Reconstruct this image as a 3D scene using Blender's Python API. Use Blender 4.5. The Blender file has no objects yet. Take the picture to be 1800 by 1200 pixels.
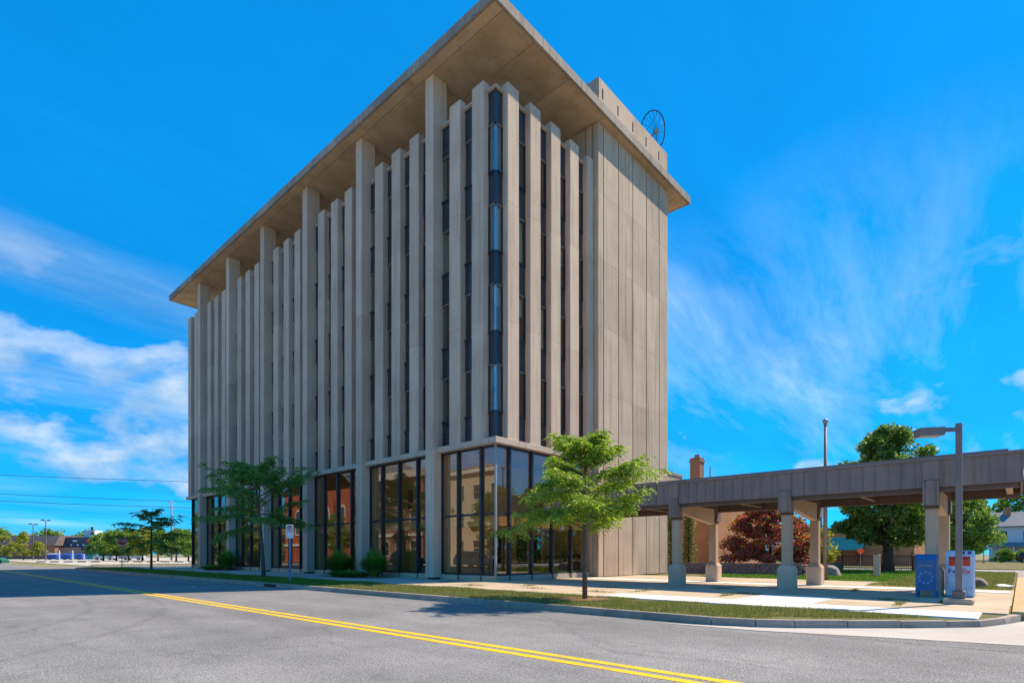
import bpy, bmesh, math, random
import numpy as np
from mathutils import Vector, Matrix
R = math.radians
random.seed(7)
rng = np.random.default_rng(11)
scene = bpy.context.scene
COL = scene.collection

# ------------------------------------------------------------------ camera
# frame: x runs along the east face of the office block, y along its street face, corner of the block at the origin
cam_d = bpy.data.cameras.new('camera')
cam = bpy.data.objects.new('camera', cam_d)
COL.objects.link(cam)
cam.location = (-18.22, -17.57, 1.27)
cam.rotation_euler = (R(90), 0, -math.atan2(0.7396, 0.6731))
cam_d.sensor_width = 36.0
cam_d.lens = 36.0 * 983.0 / 1800.0
cam_d.shift_y = 373.3 / 1800.0
cam_d.clip_start = 0.1
cam_d.clip_end = 6000
scene.camera = cam

# ------------------------------------------------------------------ sky, sun, exposure
SUN_EL = R(49.5)
sun_h = Vector((0.925, -0.38)).normalized()
to_sun = Vector((sun_h.x * math.cos(SUN_EL), sun_h.y * math.cos(SUN_EL), math.sin(SUN_EL)))
sd = bpy.data.lights.new('sun', 'SUN')
sd.energy = 3.4
sd.angle = R(0.8)
sd.color = (1.0, 0.83, 0.62)
sun = bpy.data.objects.new('sun', sd)
COL.objects.link(sun)
sun.location = (40, -30, 60)
sun.rotation_euler = to_sun.to_track_quat('Z', 'Y').to_euler()

world = bpy.data.worlds.new('World')
scene.world = world
world.use_nodes = True
wn = world.node_tree
wn.nodes.clear()


class NT:
    """small node-graph helper"""
    def __init__(self, tree):
        self.t = tree

    def n(self, typ, ins=None, **props):
        nd = self.t.nodes.new(typ)
        for k, v in props.items():
            setattr(nd, k, v)
        for k, v in (ins or {}).items():
            if isinstance(v, tuple) and len(v) == 2 and hasattr(v[0], 'outputs'):
                self.t.links.new(v[0].outputs[v[1]], nd.inputs[k])
            elif hasattr(v, 'outputs'):
                self.t.links.new(v.outputs[0], nd.inputs[k])
            else:
                nd.inputs[k].default_value = v
        return nd

    def math(self, op, a, b=0.0, c=None, clamp=False):
        ins = {0: a, 1: b}
        if c is not None:
            ins[2] = c
        return self.n('ShaderNodeMath', ins, operation=op, use_clamp=clamp)

    def vmath(self, op, a, b=(0, 0, 0)):
        return self.n('ShaderNodeVectorMath', {0: a, 1: b}, operation=op)

    def noise(self, vec, scale, detail=4.0, rough=0.55, dist=0.0):
        return self.n('ShaderNodeTexNoise', {'Vector': vec, 'Scale': scale, 'Detail': detail, 'Roughness': rough, 'Distortion': dist})

    def ramp(self, fac, stops):
        nd = self.n('ShaderNodeValToRGB', {0: fac})
        el = nd.color_ramp.elements
        while len(el) < len(stops):
            el.new(0.5)
        for e, (p, c) in zip(el, stops):
            e.position = p
            e.color = (c[0], c[1], c[2], 1) if isinstance(c, tuple) else (c, c, c, 1)
        return nd

    def mix(self, fac, a, b, blend='MIX'):
        nd = self.n('ShaderNodeMix', data_type='RGBA', blend_type=blend)
        for k, v in ((0, fac), (6, a), (7, b)):
            if isinstance(v, tuple) and len(v) == 2 and hasattr(v[0], 'outputs'):
                self.t.links.new(v[0].outputs[v[1]], nd.inputs[k])
            elif hasattr(v, 'outputs'):
                self.t.links.new(v.outputs[0], nd.inputs[k])
            elif isinstance(v, tuple):
                nd.inputs[k].default_value = (v[0], v[1], v[2], 1)
            else:
                nd.inputs[k].default_value = v
        return (nd, 2)


W = NT(wn)
sky = W.n('ShaderNodeTexSky', sky_type='NISHITA', sun_disc=False, sun_elevation=SUN_EL,
          sun_rotation=math.atan2(sun_h.x, sun_h.y), altitude=200, air_density=1.0, dust_density=0.05, ozone_density=3.0)
tc = W.n('ShaderNodeTexCoord')
dirv = W.vmath('NORMALIZE', (tc, 'Generated'))
sep = W.n('ShaderNodeSeparateXYZ', {0: dirv})
# the photograph's deep, saturated blue
tinted = W.mix(1.0, sky, (0.03, 0.47, 0.74), 'MULTIPLY')
graded = W.mix(0.62, tinted, (0.0, 0.93, 2.5))
# high thin cirrus: noise on a flat layer overhead, drawn out along one wind direction
zc = W.math('ADD', W.math('MAXIMUM', (sep, 2), 0.0), 0.16)
px_ = W.math('DIVIDE', (sep, 0), zc)
py_ = W.math('DIVIDE', (sep, 1), zc)
flat = W.n('ShaderNodeCombineXYZ', {0: px_, 1: py_, 2: 3.7})
rot = W.n('ShaderNodeMapping', {'Vector': flat, 'Rotation': (0, 0, R(-25)), 'Scale': (0.30, 1.25, 1.0), 'Location': (8.8, 3.9, 0)})
warp = W.noise(flat, 0.8, 3, 0.5)
wv = W.vmath('SCALE', (warp, 1)); wv.inputs['Scale'].default_value = 0.28
rv = W.vmath('ADD', rot, wv)
cir = W.noise(rv, 1.3, 11, 0.66, 0.12)
cirm = W.ramp(cir, [(0.46, 0.0), (0.57, 0.32), (0.70, 1.0)])
bigm = W.noise(W.vmath('ADD', flat, (2.4, 5.1, 0.0)), 0.42, 2, 0.5)
bigr = W.ramp(bigm, [(0.41, 0.0), (0.58, 1.0)])
cirf = W.math('MULTIPLY', W.math('MULTIPLY', cirm, bigr), 0.68)
# fair-weather cumulus low over the horizon
cum_v = W.n('ShaderNodeMapping', {'Vector': dirv, 'Scale': (1.0, 1.0, 1.9), 'Location': (3.1, 6.7, 0.9)})
cum = W.noise(cum_v, 4.4, 12, 0.55, 0.1)
cumr = W.ramp(cum, [(0.548, 0.0), (0.595, 0.5), (0.67, 0.92)])
low = W.ramp((sep, 2), [(0.0, 0.95), (0.14, 0.95), (0.30, 0.7), (0.42, 0.0)])
cumf = W.math('MULTIPLY', cumr, low)
# sunlit tops, grey-blue undersides
upv = W.vmath('ADD', cum_v, (0.03, -0.015, 0.055))
cum_up = W.noise(upv, 4.4, 12, 0.55, 0.1)
rel = W.math('MULTIPLY_ADD', W.math('SUBTRACT', cum, cum_up), 4.5, 0.42, clamp=True)
shr = W.ramp(rel, [(0.0, (0.36, 0.55, 0.74)), (0.5, (0.66, 0.78, 0.88)), (0.9, (1.06, 1.05, 1.04))])
ccol = W.mix(1.0, (shr, 0), (2.25, 2.55, 2.85), 'MULTIPLY')
mott = W.ramp(W.noise(W.n('ShaderNodeMapping', {'Vector': flat, 'Scale': (0.5, 1.4, 1.0), 'Rotation': (0, 0, R(-25))}), 1.6, 7, 0.6, 0.2), [(0.30, 0.88), (0.70, 1.10)])
graded = W.mix(1.0, graded, (mott, 0), 'MULTIPLY')
c1 = W.mix(cirf, graded, (2.3, 3.0, 3.7))
c2 = W.mix(cumf, c1, ccol)
bg = W.n('ShaderNodeBackground', {'Color': c2, 'Strength': 0.15})
wo = W.n('ShaderNodeOutputWorld', {'Surface': bg})

vs = scene.view_settings
vs.view_transform = 'Standard'
vs.look = 'None'
vs.gamma = 1.0
vs.exposure = 1.18
vs.use_curve_mapping = False
scene.render.film_transparent = False
scene.cycles.max_bounces = 8
scene.cycles.transparent_max_bounces = 12
scene.cycles.sample_clamp_indirect = 6.0
try:
    scene.cycles.use_denoising = True
except Exception:
    pass


# ------------------------------------------------------------------ materials
def new_mat(name):
    m = bpy.data.materials.new(name)
    m.use_nodes = True
    t = m.node_tree
    t.nodes.clear()
    N = NT(t)
    out = N.n('ShaderNodeOutputMaterial')
    return m, N, out


def finish(N, out, bsdf):
    N.t.links.new(bsdf.outputs[0], out.inputs['Surface'])


def pbsdf(N, color, rough=0.8, metal=0.0, normal=None, spec=None, **kw):
    ins = {'Base Color': color if not isinstance(color, tuple) or len(color) == 2 else (*color, 1), 'Roughness': rough, 'Metallic': metal}
    if normal is not None:
        ins['Normal'] = normal
    if spec is not None:
        ins['Specular IOR Level'] = spec
    ins.update(kw)
    return N.n('ShaderNodeBsdfPrincipled', ins)


def bump(N, h, strength=0.3, dist=0.02):
    return N.n('ShaderNodeBump', {'Height': h, 'Strength': strength, 'Distance': dist})


def mat_plain(name, col, rough=0.6, metal=0.0, var=0.12, scale=6.0, spec=None):
    m, N, out = new_mat(name)
    g = N.n('ShaderNodeNewGeometry')
    nz = N.noise(g, scale, 5, 0.6)
    r = N.ramp(nz, [(0.3, tuple(c * (1 - var) for c in col)), (0.7, tuple(min(1, c * (1 + var)) for c in col))])
    rr = N.math('MULTIPLY_ADD', nz, 0.2, rough - 0.1)
    oi = N.n('ShaderNodeObjectInfo')
    tone = N.math('MULTIPLY_ADD', (oi, 'Random'), 0.14, 0.93)
    st = N.noise(N.n('ShaderNodeMapping', {'Vector': g, 'Scale': (5.0, 5.0, 0.4)}), 1.5, 6, 0.65)
    dirt = N.ramp(st, [(0.45, 1.0), (0.80, 0.72)])
    c = N.mix(1.0, (r, 0), tone, 'MULTIPLY')
    c = N.mix(1.0, c, (dirt, 0), 'MULTIPLY')
    finish(N, out, pbsdf(N, c, rr, metal, spec=spec))
    return m


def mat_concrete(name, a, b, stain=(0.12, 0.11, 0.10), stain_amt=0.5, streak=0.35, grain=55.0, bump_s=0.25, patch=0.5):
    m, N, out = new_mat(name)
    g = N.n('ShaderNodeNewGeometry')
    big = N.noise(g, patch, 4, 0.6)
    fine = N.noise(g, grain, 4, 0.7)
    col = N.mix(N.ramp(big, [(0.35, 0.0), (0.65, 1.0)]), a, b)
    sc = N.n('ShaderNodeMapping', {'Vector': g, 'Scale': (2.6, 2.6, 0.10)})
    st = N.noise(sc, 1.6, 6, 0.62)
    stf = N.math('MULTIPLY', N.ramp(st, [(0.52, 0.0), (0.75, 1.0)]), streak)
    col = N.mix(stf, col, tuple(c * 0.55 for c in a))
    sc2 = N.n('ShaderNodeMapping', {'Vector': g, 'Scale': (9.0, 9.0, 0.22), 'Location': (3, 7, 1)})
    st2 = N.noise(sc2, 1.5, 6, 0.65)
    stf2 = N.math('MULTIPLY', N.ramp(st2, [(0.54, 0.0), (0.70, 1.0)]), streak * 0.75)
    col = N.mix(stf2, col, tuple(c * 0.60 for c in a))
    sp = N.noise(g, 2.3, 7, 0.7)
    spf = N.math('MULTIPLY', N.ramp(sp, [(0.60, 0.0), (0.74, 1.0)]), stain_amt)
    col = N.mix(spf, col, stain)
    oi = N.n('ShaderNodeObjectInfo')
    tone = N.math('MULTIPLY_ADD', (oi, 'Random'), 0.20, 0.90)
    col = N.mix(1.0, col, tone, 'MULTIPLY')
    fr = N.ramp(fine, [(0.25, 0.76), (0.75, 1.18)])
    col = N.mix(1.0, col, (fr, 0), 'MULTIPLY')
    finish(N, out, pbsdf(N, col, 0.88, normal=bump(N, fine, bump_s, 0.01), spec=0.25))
    return m


def mat_asphalt():
    m, N, out = new_mat('asphalt_aged')
    g = N.n('ShaderNodeNewGeometry')
    fine = N.noise(g, 42, 6, 0.78)
    vor = N.n('ShaderNodeTexVoronoi', {'Vector': g, 'Scale': 60.0})
    big = N.noise(g, 0.22, 5, 0.6)
    mid = N.noise(g, 1.3, 5, 0.65)
    # wheel-track streaks drawn out along the street
    lm = N.n('ShaderNodeMapping', {'Vector': g, 'Scale': (1.1, 0.05, 1.0)})
    lanes = N.noise(lm, 1.0, 4, 0.6)
    base = N.ramp(big, [(0.3, (0.155, 0.154, 0.153)), (0.7, (0.220, 0.218, 0.215))])
    col = N.mix(1.0, (base, 0), (N.ramp(fine, [(0.30, 0.25), (0.5, 1.0), (0.68, 2.4)]), 0), 'MULTIPLY')
    col = N.mix(1.0, col, (N.ramp(mid, [(0.3, 0.90), (0.7, 1.10)]), 0), 'MULTIPLY')
    col = N.mix(1.0, col, (N.ramp(lanes, [(0.3, 0.88), (0.7, 1.10)]), 0), 'MULTIPLY')
    # hairline cracks
    cv = N.n('ShaderNodeTexVoronoi', {'Vector': N.vmath('ADD', g, N.vmath('SCALE', (N.noise(g, 0.9, 5, 0.6), 1))), 'Scale': 0.22}, feature='DISTANCE_TO_EDGE')
    cr = N.ramp(cv, [(0.0, 0.80), (0.004, 1.0)])
    col = N.mix(1.0, col, (cr, 0), 'MULTIPLY')
    # sealed cracks across the lanes, oil drips, a few dark tyre arcs
    cv2 = N.n('ShaderNodeTexVoronoi', {'Vector': N.vmath('ADD', N.n('ShaderNodeMapping', {'Vector': g, 'Scale': (0.16, 0.085, 1.0), 'Location': (0.3, 0.1, 0)}), N.vmath('MULTIPLY', (N.noise(g, 0.5, 6, 0.65), 1), (0.22, 0.22, 0))), 'Scale': 1.0}, feature='DISTANCE_TO_EDGE')
    c2_ = N.ramp(cv2, [(0.0, 0.80), (0.002, 0.86), (0.004, 1.0)])
    col = N.mix(1.0, col, (c2_, 0), 'MULTIPLY')
    oil = N.ramp(N.noise(N.n('ShaderNodeMapping', {'Vector': g, 'Scale': (1.0, 0.35, 1.0), 'Location': (4.0, 0, 0)}), 0.85, 6, 0.7), [(0.60, 1.0), (0.74, 0.66)])
    col = N.mix(1.0, col, (oil, 0), 'MULTIPLY')
    wv_ = N.n('ShaderNodeVectorMath', {0: g, 1: (-30.0, 4.0, -0.14)}, operation='DISTANCE')
    ta = N.math('ABSOLUTE', N.math('SUBTRACT', (wv_, 'Value'), 15.6)); tb = N.math('ABSOLUTE', N.math('SUBTRACT', (wv_, 'Value'), 17.2))
    tt_ = N.ramp(N.math('ADD', N.math('MINIMUM', ta, tb), N.math('MULTIPLY', mid, 0.05)), [(0.04, 0.86), (0.16, 1.0)])
    col = N.mix(1.0, col, (tt_, 0), 'MULTIPLY')
    hgt = N.math('ADD', fine, N.math('MULTIPLY', vor, 0.5))
    finish(N, out, pbsdf(N, col, 0.9, normal=bump(N, hgt, 0.55, 0.012), spec=0.2))
    return m


def mat_paint(name, col, under=(0.17, 0.165, 0.16), wear=0.585):
    m, N, out = new_mat(name)
    g = N.n('ShaderNodeNewGeometry')
    fine = N.noise(g, 38, 6, 0.75)
    mid = N.noise(g, 2.0, 5, 0.7)
    f = N.ramp(N.math('ADD', N.math('MULTIPLY', fine, 0.6), N.math('MULTIPLY', mid, 0.4)), [(wear - 0.06, 0.0), (wear + 0.05, 0.9)])
    c = N.mix((f, 0), col, under)
    c = N.mix(1.0, c, (N.ramp(fine, [(0.3, 0.75), (0.7, 1.12)]), 0), 'MULTIPLY')
    finish(N, out, pbsdf(N, c, 0.75, normal=bump(N, fine, 0.35, 0.01), spec=0.3))
    return m


def mat_ground(name, a, b, c, scale=0.5, fine=30):
    m, N, out = new_mat(name)
    g = N.n('ShaderNodeNewGeometry')
    n1 = N.noise(g, scale, 6, 0.65)
    n2 = N.noise(g, fine, 4, 0.7)
    col = N.ramp(n1, [(0.32, a), (0.52, b), (0.70, c)])
    col = N.mix(1.0, (col, 0), (N.ramp(n2, [(0.3, 0.65), (0.7, 1.3)]), 0), 'MULTIPLY')
    finish(N, out, pbsdf(N, col, 0.95, normal=bump(N, n2, 0.5, 0.03), spec=0.1))
    return m


def mat_leaf(name, cols, trans=0.35, rough=0.5):
    """cols: list of (pos, rgb) over the per-leaf random value"""
    m, N, out = new_mat(name)
    g = N.n('ShaderNodeNewGeometry')
    col = N.ramp((g, 'Random Per Island'), cols)
    d = pbsdf(N, (col, 0), rough, spec=0.3)
    tcol = N.mix(1.0, (col, 0), (1.25, 1.35, 0.5), 'MULTIPLY')
    t = N.n('ShaderNodeBsdfTranslucent', {'Color': tcol})
    mx = N.n('ShaderNodeMixShader', {0: trans, 1: d, 2: t})
    finish(N, out, mx)
    return m


def mat_bark(name, a, b):
    m, N, out = new_mat(name)
    g = N.n('ShaderNodeNewGeometry')
    mp = N.n('ShaderNodeMapping', {'Vector': g, 'Scale': (9, 9, 2)})
    nz = N.noise(mp, 3, 6, 0.7)
    c = N.ramp(nz, [(0.3, a), (0.7, b)])
    finish(N, out, pbsdf(N, (c, 0), 0.9, normal=bump(N, nz, 0.6, 0.03), spec=0.15))
    return m


def mat_glass(name, tint, refl, dark=0.0, rough=0.0):
    """pane: part mirror, part see-through"""
    m, N, out = new_mat(name)
    lw = N.n('ShaderNodeLayerWeight', {'Blend': 0.5})
    f = N.math('ADD', N.math('MULTIPLY', N.math('POWER', (lw, 'Facing'), 5.0), 0.9), refl, clamp=True)
    g = N.n('ShaderNodeNewGeometry')
    wob = bump(N, N.noise(g, 0.8, 2, 0.4), 0.03, 0.05)
    gl = N.n('ShaderNodeBsdfGlossy', {'Color': (0.92, 0.95, 1.0, 1), 'Roughness': rough, 'Normal': wob})
    tr = N.n('ShaderNodeBsdfTransparent', {'Color': (*tint, 1)})
    mx = N.n('ShaderNodeMixShader', {0: f, 1: tr, 2: gl})
    finish(N, out, mx)
    return m


def mat_brick(name, a, b, mortar, sx=1.0):
    m, N, out = new_mat(name)
    g = N.n('ShaderNodeNewGeometry')
    s = N.n('ShaderNodeSeparateXYZ', {0: g})
    uv = N.n('ShaderNodeCombineXYZ', {0: N.math('ADD', (s, 0), (s, 1)), 1: (s, 2), 2: 0.0})
    br = N.n('ShaderNodeTexBrick', {'Vector': uv, 'Color1': (*a, 1), 'Color2': (*b, 1), 'Mortar': (*mortar, 1), 'Scale': 1.0,
                                    'Mortar Size': 0.012, 'Brick Width': 0.22, 'Row Height': 0.075})
    nz = N.noise(g, 0.8, 5, 0.6)
    c = N.mix(1.0, (br, 0), (N.ramp(nz, [(0.3, 0.8), (0.7, 1.15)]), 0), 'MULTIPLY')
    finish(N, out, pbsdf(N, c, 0.9, spec=0.2))
    return m


def mat_siding(name, a, pitch=0.16):
    m, N, out = new_mat(name)
    g = N.n('ShaderNodeNewGeometry')
    s = N.n('ShaderNodeSeparateXYZ', {0: g})
    fr = N.math('FRACT', N.math('DIVIDE', (s, 2), pitch))
    r = N.ramp(fr, [(0.0, 0.55), (0.10, 1.0), (1.0, 0.94)])
    c = N.mix(1.0, a, (r, 0), 'MULTIPLY')
    finish(N, out, pbsdf(N, c, 0.7, normal=bump(N, fr, 0.4, 0.02)))
    return m


M = {}
M['precast'] = mat_concrete('precast_concrete', (0.53, 0.405, 0.305), (0.62, 0.485, 0.37), stain=(0.34, 0.265, 0.20), stain_amt=0.6, streak=0.7)
M['column'] = mat_concrete('column_concrete', (0.56, 0.435, 0.33), (0.64, 0.51, 0.39), stain=(0.40, 0.315, 0.24), stain_amt=0.5, streak=0.5)
M['panel'] = mat_concrete('wall_panel_concrete', (0.47, 0.365, 0.27), (0.56, 0.44, 0.33), stain=(0.30, 0.225, 0.16), stain_amt=0.6, streak=0.85)
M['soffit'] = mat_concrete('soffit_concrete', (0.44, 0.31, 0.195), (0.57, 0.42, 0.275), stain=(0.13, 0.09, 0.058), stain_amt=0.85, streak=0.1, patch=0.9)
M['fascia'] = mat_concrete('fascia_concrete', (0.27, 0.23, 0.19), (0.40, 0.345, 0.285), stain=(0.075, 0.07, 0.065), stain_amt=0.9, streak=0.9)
M['joint'] = mat_plain('joint_dark', (0.045, 0.038, 0.032), 0.9, var=0.2)
M['frame'] = mat_plain('dark_window_frame', (0.035, 0.038, 0.048), 0.42, 0.3, spec=0.5)
M['spandrel'] = mat_plain('spandrel_panel', (0.034, 0.038, 0.048), 0.30, 0.1, var=0.18, scale=1.2, spec=0.6)
M['trim'] = mat_plain('pale_trim', (0.20, 0.19, 0.18), 0.6)
M['glass'] = mat_glass('window_glass', (0.78, 0.82, 0.80), 0.12)
M['corner_glass'] = mat_glass('corner_window_glass', (0.80, 0.86, 0.86), 0.30)
M['blind_dark'] = mat_plain('brown_curtain', (0.20, 0.13, 0.085), 0.9)
M['shop_glass'] = mat_glass('shopfront_glass', (0.93, 0.82, 0.66), 0.115)
M['interior'] = mat_plain('interior_dark', (0.05, 0.048, 0.045), 0.9)
M['interior_wall'] = mat_plain('interior_wall', (0.72, 0.54, 0.36), 0.9)
M['interior_beam'] = mat_plain('interior_bulkhead', (0.80, 0.70, 0.55), 0.85)
M['blind'] = mat_plain('window_blind', (0.72, 0.68, 0.54), 0.85)
M['brown_metal'] = mat_plain('brown_metal', (0.265, 0.178, 0.145), 0.55, 0.15, var=0.12, scale=1.5)
M['brown_dark'] = mat_plain('dark_brown_steel', (0.13, 0.080, 0.058), 0.6, 0.1)
M['canopy_tan'] = mat_concrete('canopy_tan', (0.50, 0.35, 0.235), (0.57, 0.405, 0.275), stain=(0.25, 0.19, 0.14), stain_amt=0.3, streak=0.2)
M['pedestal'] = mat_concrete('pedestal_concrete', (0.56, 0.405, 0.295), (0.64, 0.47, 0.345), stain=(0.30, 0.215, 0.15), stain_amt=0.5, streak=0.3)
M['asphalt'] = mat_asphalt()
M['yellow'] = mat_paint('yellow_road_paint', (0.86, 0.52, 0.006))
M['yellow_kerb'] = mat_paint('yellow_kerb_paint', (0.55, 0.31, 0.04), (0.40, 0.37, 0.33), 0.52)
M['kerb'] = mat_concrete('kerb_concrete', (0.30, 0.255, 0.21), (0.40, 0.345, 0.29), stain=(0.12, 0.10, 0.085), stain_amt=0.7, streak=0.3, patch=1.2)
M['walk'] = mat_concrete('sidewalk_concrete', (0.42, 0.385, 0.34), (0.50, 0.46, 0.41), stain=(0.28, 0.25, 0.22), stain_amt=0.4, streak=0.0)
M['walk_white'] = mat_concrete('new_white_concrete', (0.66, 0.65, 0.63), (0.74, 0.73, 0.71), stain=(0.52, 0.50, 0.46), stain_amt=0.3, streak=0.0)
M['paver'] = mat_concrete('tan_plaza_concrete', (0.44, 0.345, 0.235), (0.53, 0.425, 0.30), stain=(0.31, 0.235, 0.15), stain_amt=0.4, streak=0.0, patch=0.8)
M['lawn'] = mat_ground('lawn_soil', (0.10, 0.115, 0.035), (0.165, 0.15, 0.065), (0.30, 0.225, 0.125), 0.9)
M['gravel'] = mat_ground('pale_gravel', (0.40, 0.37, 0.31), (0.48, 0.44, 0.37), (0.34, 0.33, 0.25), 0.15, 6)
M['ground'] = mat_ground('dry_ground', (0.16, 0.17, 0.07), (0.23, 0.21, 0.11), (0.30, 0.27, 0.19), 0.06, 4)
M['mulch'] = mat_ground('mulch', (0.20, 0.10, 0.06), (0.28, 0.16, 0.10), (0.13, 0.07, 0.05), 5, 40)
M['locust'] = mat_leaf('locust_leaf', [(0.0, (0.12, 0.21, 0.03)), (0.40, (0.21, 0.33, 0.04)), (0.75, (0.35, 0.45, 0.06)), (1.0, (0.50, 0.53, 0.10))], 0.45)
M['locust_dark'] = mat_leaf('locust_leaf_deep', [(0.0, (0.090, 0.207, 0.054)), (0.5, (0.135, 0.288, 0.068)), (1.0, (0.234, 0.387, 0.081))], 0.35)
M['oak'] = mat_leaf('broad_leaf', [(0.0, (0.065, 0.145, 0.032)), (0.5, (0.115, 0.225, 0.046)), (0.85, (0.19, 0.29, 0.06)), (1.0, (0.36, 0.34, 0.11))], 0.40)
M['oak_light'] = mat_leaf('broad_leaf_light', [(0.0, (0.085, 0.170, 0.031)), (0.5, (0.162, 0.272, 0.044)), (1.0, (0.289, 0.399, 0.076))], 0.32)
M['yellow_leaf'] = mat_leaf('yellow_green_leaf', [(0.0, (0.169, 0.221, 0.026)), (0.6, (0.312, 0.338, 0.039)), (1.0, (0.468, 0.429, 0.065))], 0.35)
M['purple_leaf'] = mat_leaf('purple_leaf', [(0.0, (0.20, 0.04, 0.07)), (0.40, (0.46, 0.085, 0.125)), (0.68, (0.64, 0.20, 0.19)), (0.76, (0.12, 0.16, 0.04)), (1.0, (0.28, 0.30, 0.07))], 0.58)
M['spruce'] = mat_leaf('evergreen_needle', [(0.0, (0.083, 0.128, 0.027)), (0.6, (0.195, 0.225, 0.042)), (1.0, (0.375, 0.360, 0.090))], 0.2)
M['grass'] = mat_leaf('grass_blade', [(0.0, (0.105, 0.150, 0.040)), (0.40, (0.165, 0.205, 0.055)), (0.65, (0.27, 0.255, 0.085)), (1.0, (0.44, 0.36, 0.18))], 0.3, 0.6)
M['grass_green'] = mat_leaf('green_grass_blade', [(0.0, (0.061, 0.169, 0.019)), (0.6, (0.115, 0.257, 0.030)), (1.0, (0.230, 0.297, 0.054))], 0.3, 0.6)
M['reed'] = mat_leaf('ornamental_grass', [(0.0, (0.080, 0.208, 0.032)), (0.6, (0.152, 0.320, 0.048)), (1.0, (0.304, 0.432, 0.096))], 0.3, 0.5)
M['bark'] = mat_bark('grey_brown_bark', (0.085, 0.065, 0.050), (0.21, 0.17, 0.135))
M['bark_dark'] = mat_bark('dark_bark', (0.045, 0.035, 0.028), (0.12, 0.09, 0.07))
M['brick_orange'] = mat_brick('orange_brick', (0.50, 0.20, 0.075), (0.44, 0.165, 0.06), (0.45, 0.30, 0.19))
M['brick_red'] = mat_brick('red_brick', (0.46, 0.085, 0.038), (0.38, 0.065, 0.03), (0.33, 0.12, 0.08))
M['brick_brown'] = mat_brick('brown_brick', (0.30, 0.135, 0.08), (0.24, 0.105, 0.065), (0.30, 0.22, 0.17))
M['siding_cream'] = mat_siding('cream_siding', (0.66, 0.57, 0.42))
M['siding_white'] = mat_siding('white_siding', (0.66, 0.70, 0.74), 0.2)
M['white'] = mat_plain('white_paint', (0.74, 0.74, 0.74), 0.5)
M['stone_white'] = mat_plain('pale_stone', (0.62, 0.58, 0.50), 0.8)
M['shingle'] = mat_plain('grey_shingle', (0.20, 0.21, 0.225), 0.9, var=0.25, scale=3)
M['shingle_brown'] = mat_plain('brown_shingle', (0.155, 0.125, 0.115), 0.9, var=0.2, scale=1.0)
M['dark'] = mat_plain('black_iron', (0.02, 0.02, 0.022), 0.5, 0.3)
M['galv'] = mat_plain('galvanised_steel', (0.32, 0.33, 0.34), 0.5, 0.5)
M['pole_brown'] = mat_plain('bronze_pole', (0.20, 0.155, 0.145), 0.5, 0.3)
M['wood'] = mat_bark('weathered_wood', (0.20, 0.17, 0.14), (0.34, 0.30, 0.26))
M['mail_blue'] = mat_plain('mailbox_blue', (0.010, 0.135, 0.36), 0.35, spec=0.5)
M['box_white'] = mat_plain('drop_box_white', (0.60, 0.68, 0.80), 0.45)
M['box_trim'] = mat_plain('drop_box_trim', (0.40, 0.50, 0.64), 0.45)
M['orange_red'] = mat_plain('orange_red_panel', (0.80, 0.055, 0.018), 0.45)
M['purple'] = mat_plain('purple_print', (0.085, 0.02, 0.30), 0.5)
M['red'] = mat_plain('sign_red', (0.42, 0.018, 0.022), 0.4)
M['black'] = mat_plain('black_print', (0.012, 0.012, 0.012), 0.5)
M['sign_white'] = mat_plain('sign_white', (0.78, 0.78, 0.78), 0.35)
M['post_blue'] = mat_plain('blue_sign_post', (0.12, 0.26, 0.46), 0.5, 0.2)
M['orange_sign'] = mat_plain('orange_sign', (0.90, 0.12, 0.02), 0.4)
M['teal'] = mat_plain('teal_canvas', (0.04, 0.34, 0.30), 0.8)
M['navy_wall'] = mat_plain('navy_cladding', (0.035, 0.065, 0.11), 0.6)
M['dumpster'] = mat_plain('dumpster_blue', (0.012, 0.09, 0.42), 0.5)
M['boulder'] = mat_concrete('boulder_stone', (0.22, 0.17, 0.14), (0.33, 0.28, 0.24), stain=(0.12, 0.10, 0.09), stain_amt=0.5, streak=0.0, patch=3)
M['block'] = mat_concrete('retaining_block', (0.196, 0.133, 0.119), (0.280, 0.196, 0.175), stain=(0.112, 0.084, 0.077), stain_amt=0.5, streak=0.0, patch=3)
M['car_silver'] = mat_plain('silver_paint', (0.42, 0.43, 0.45), 0.25, 0.6)
M['car_dark'] = mat_plain('dark_paint', (0.025, 0.03, 0.045), 0.2, 0.3)
M['car_pale'] = mat_plain('pale_paint', (0.55, 0.58, 0.66), 0.3, 0.3)
M['tyre'] = mat_plain('tyre_rubber', (0.015, 0.015, 0.015), 0.85)
M['car_glass'] = mat_plain('car_glass', (0.01, 0.012, 0.015), 0.08, spec=0.8)
M['lamp_lens'] = mat_plain('lamp_lens', (0.6, 0.6, 0.58), 0.25)


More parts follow.
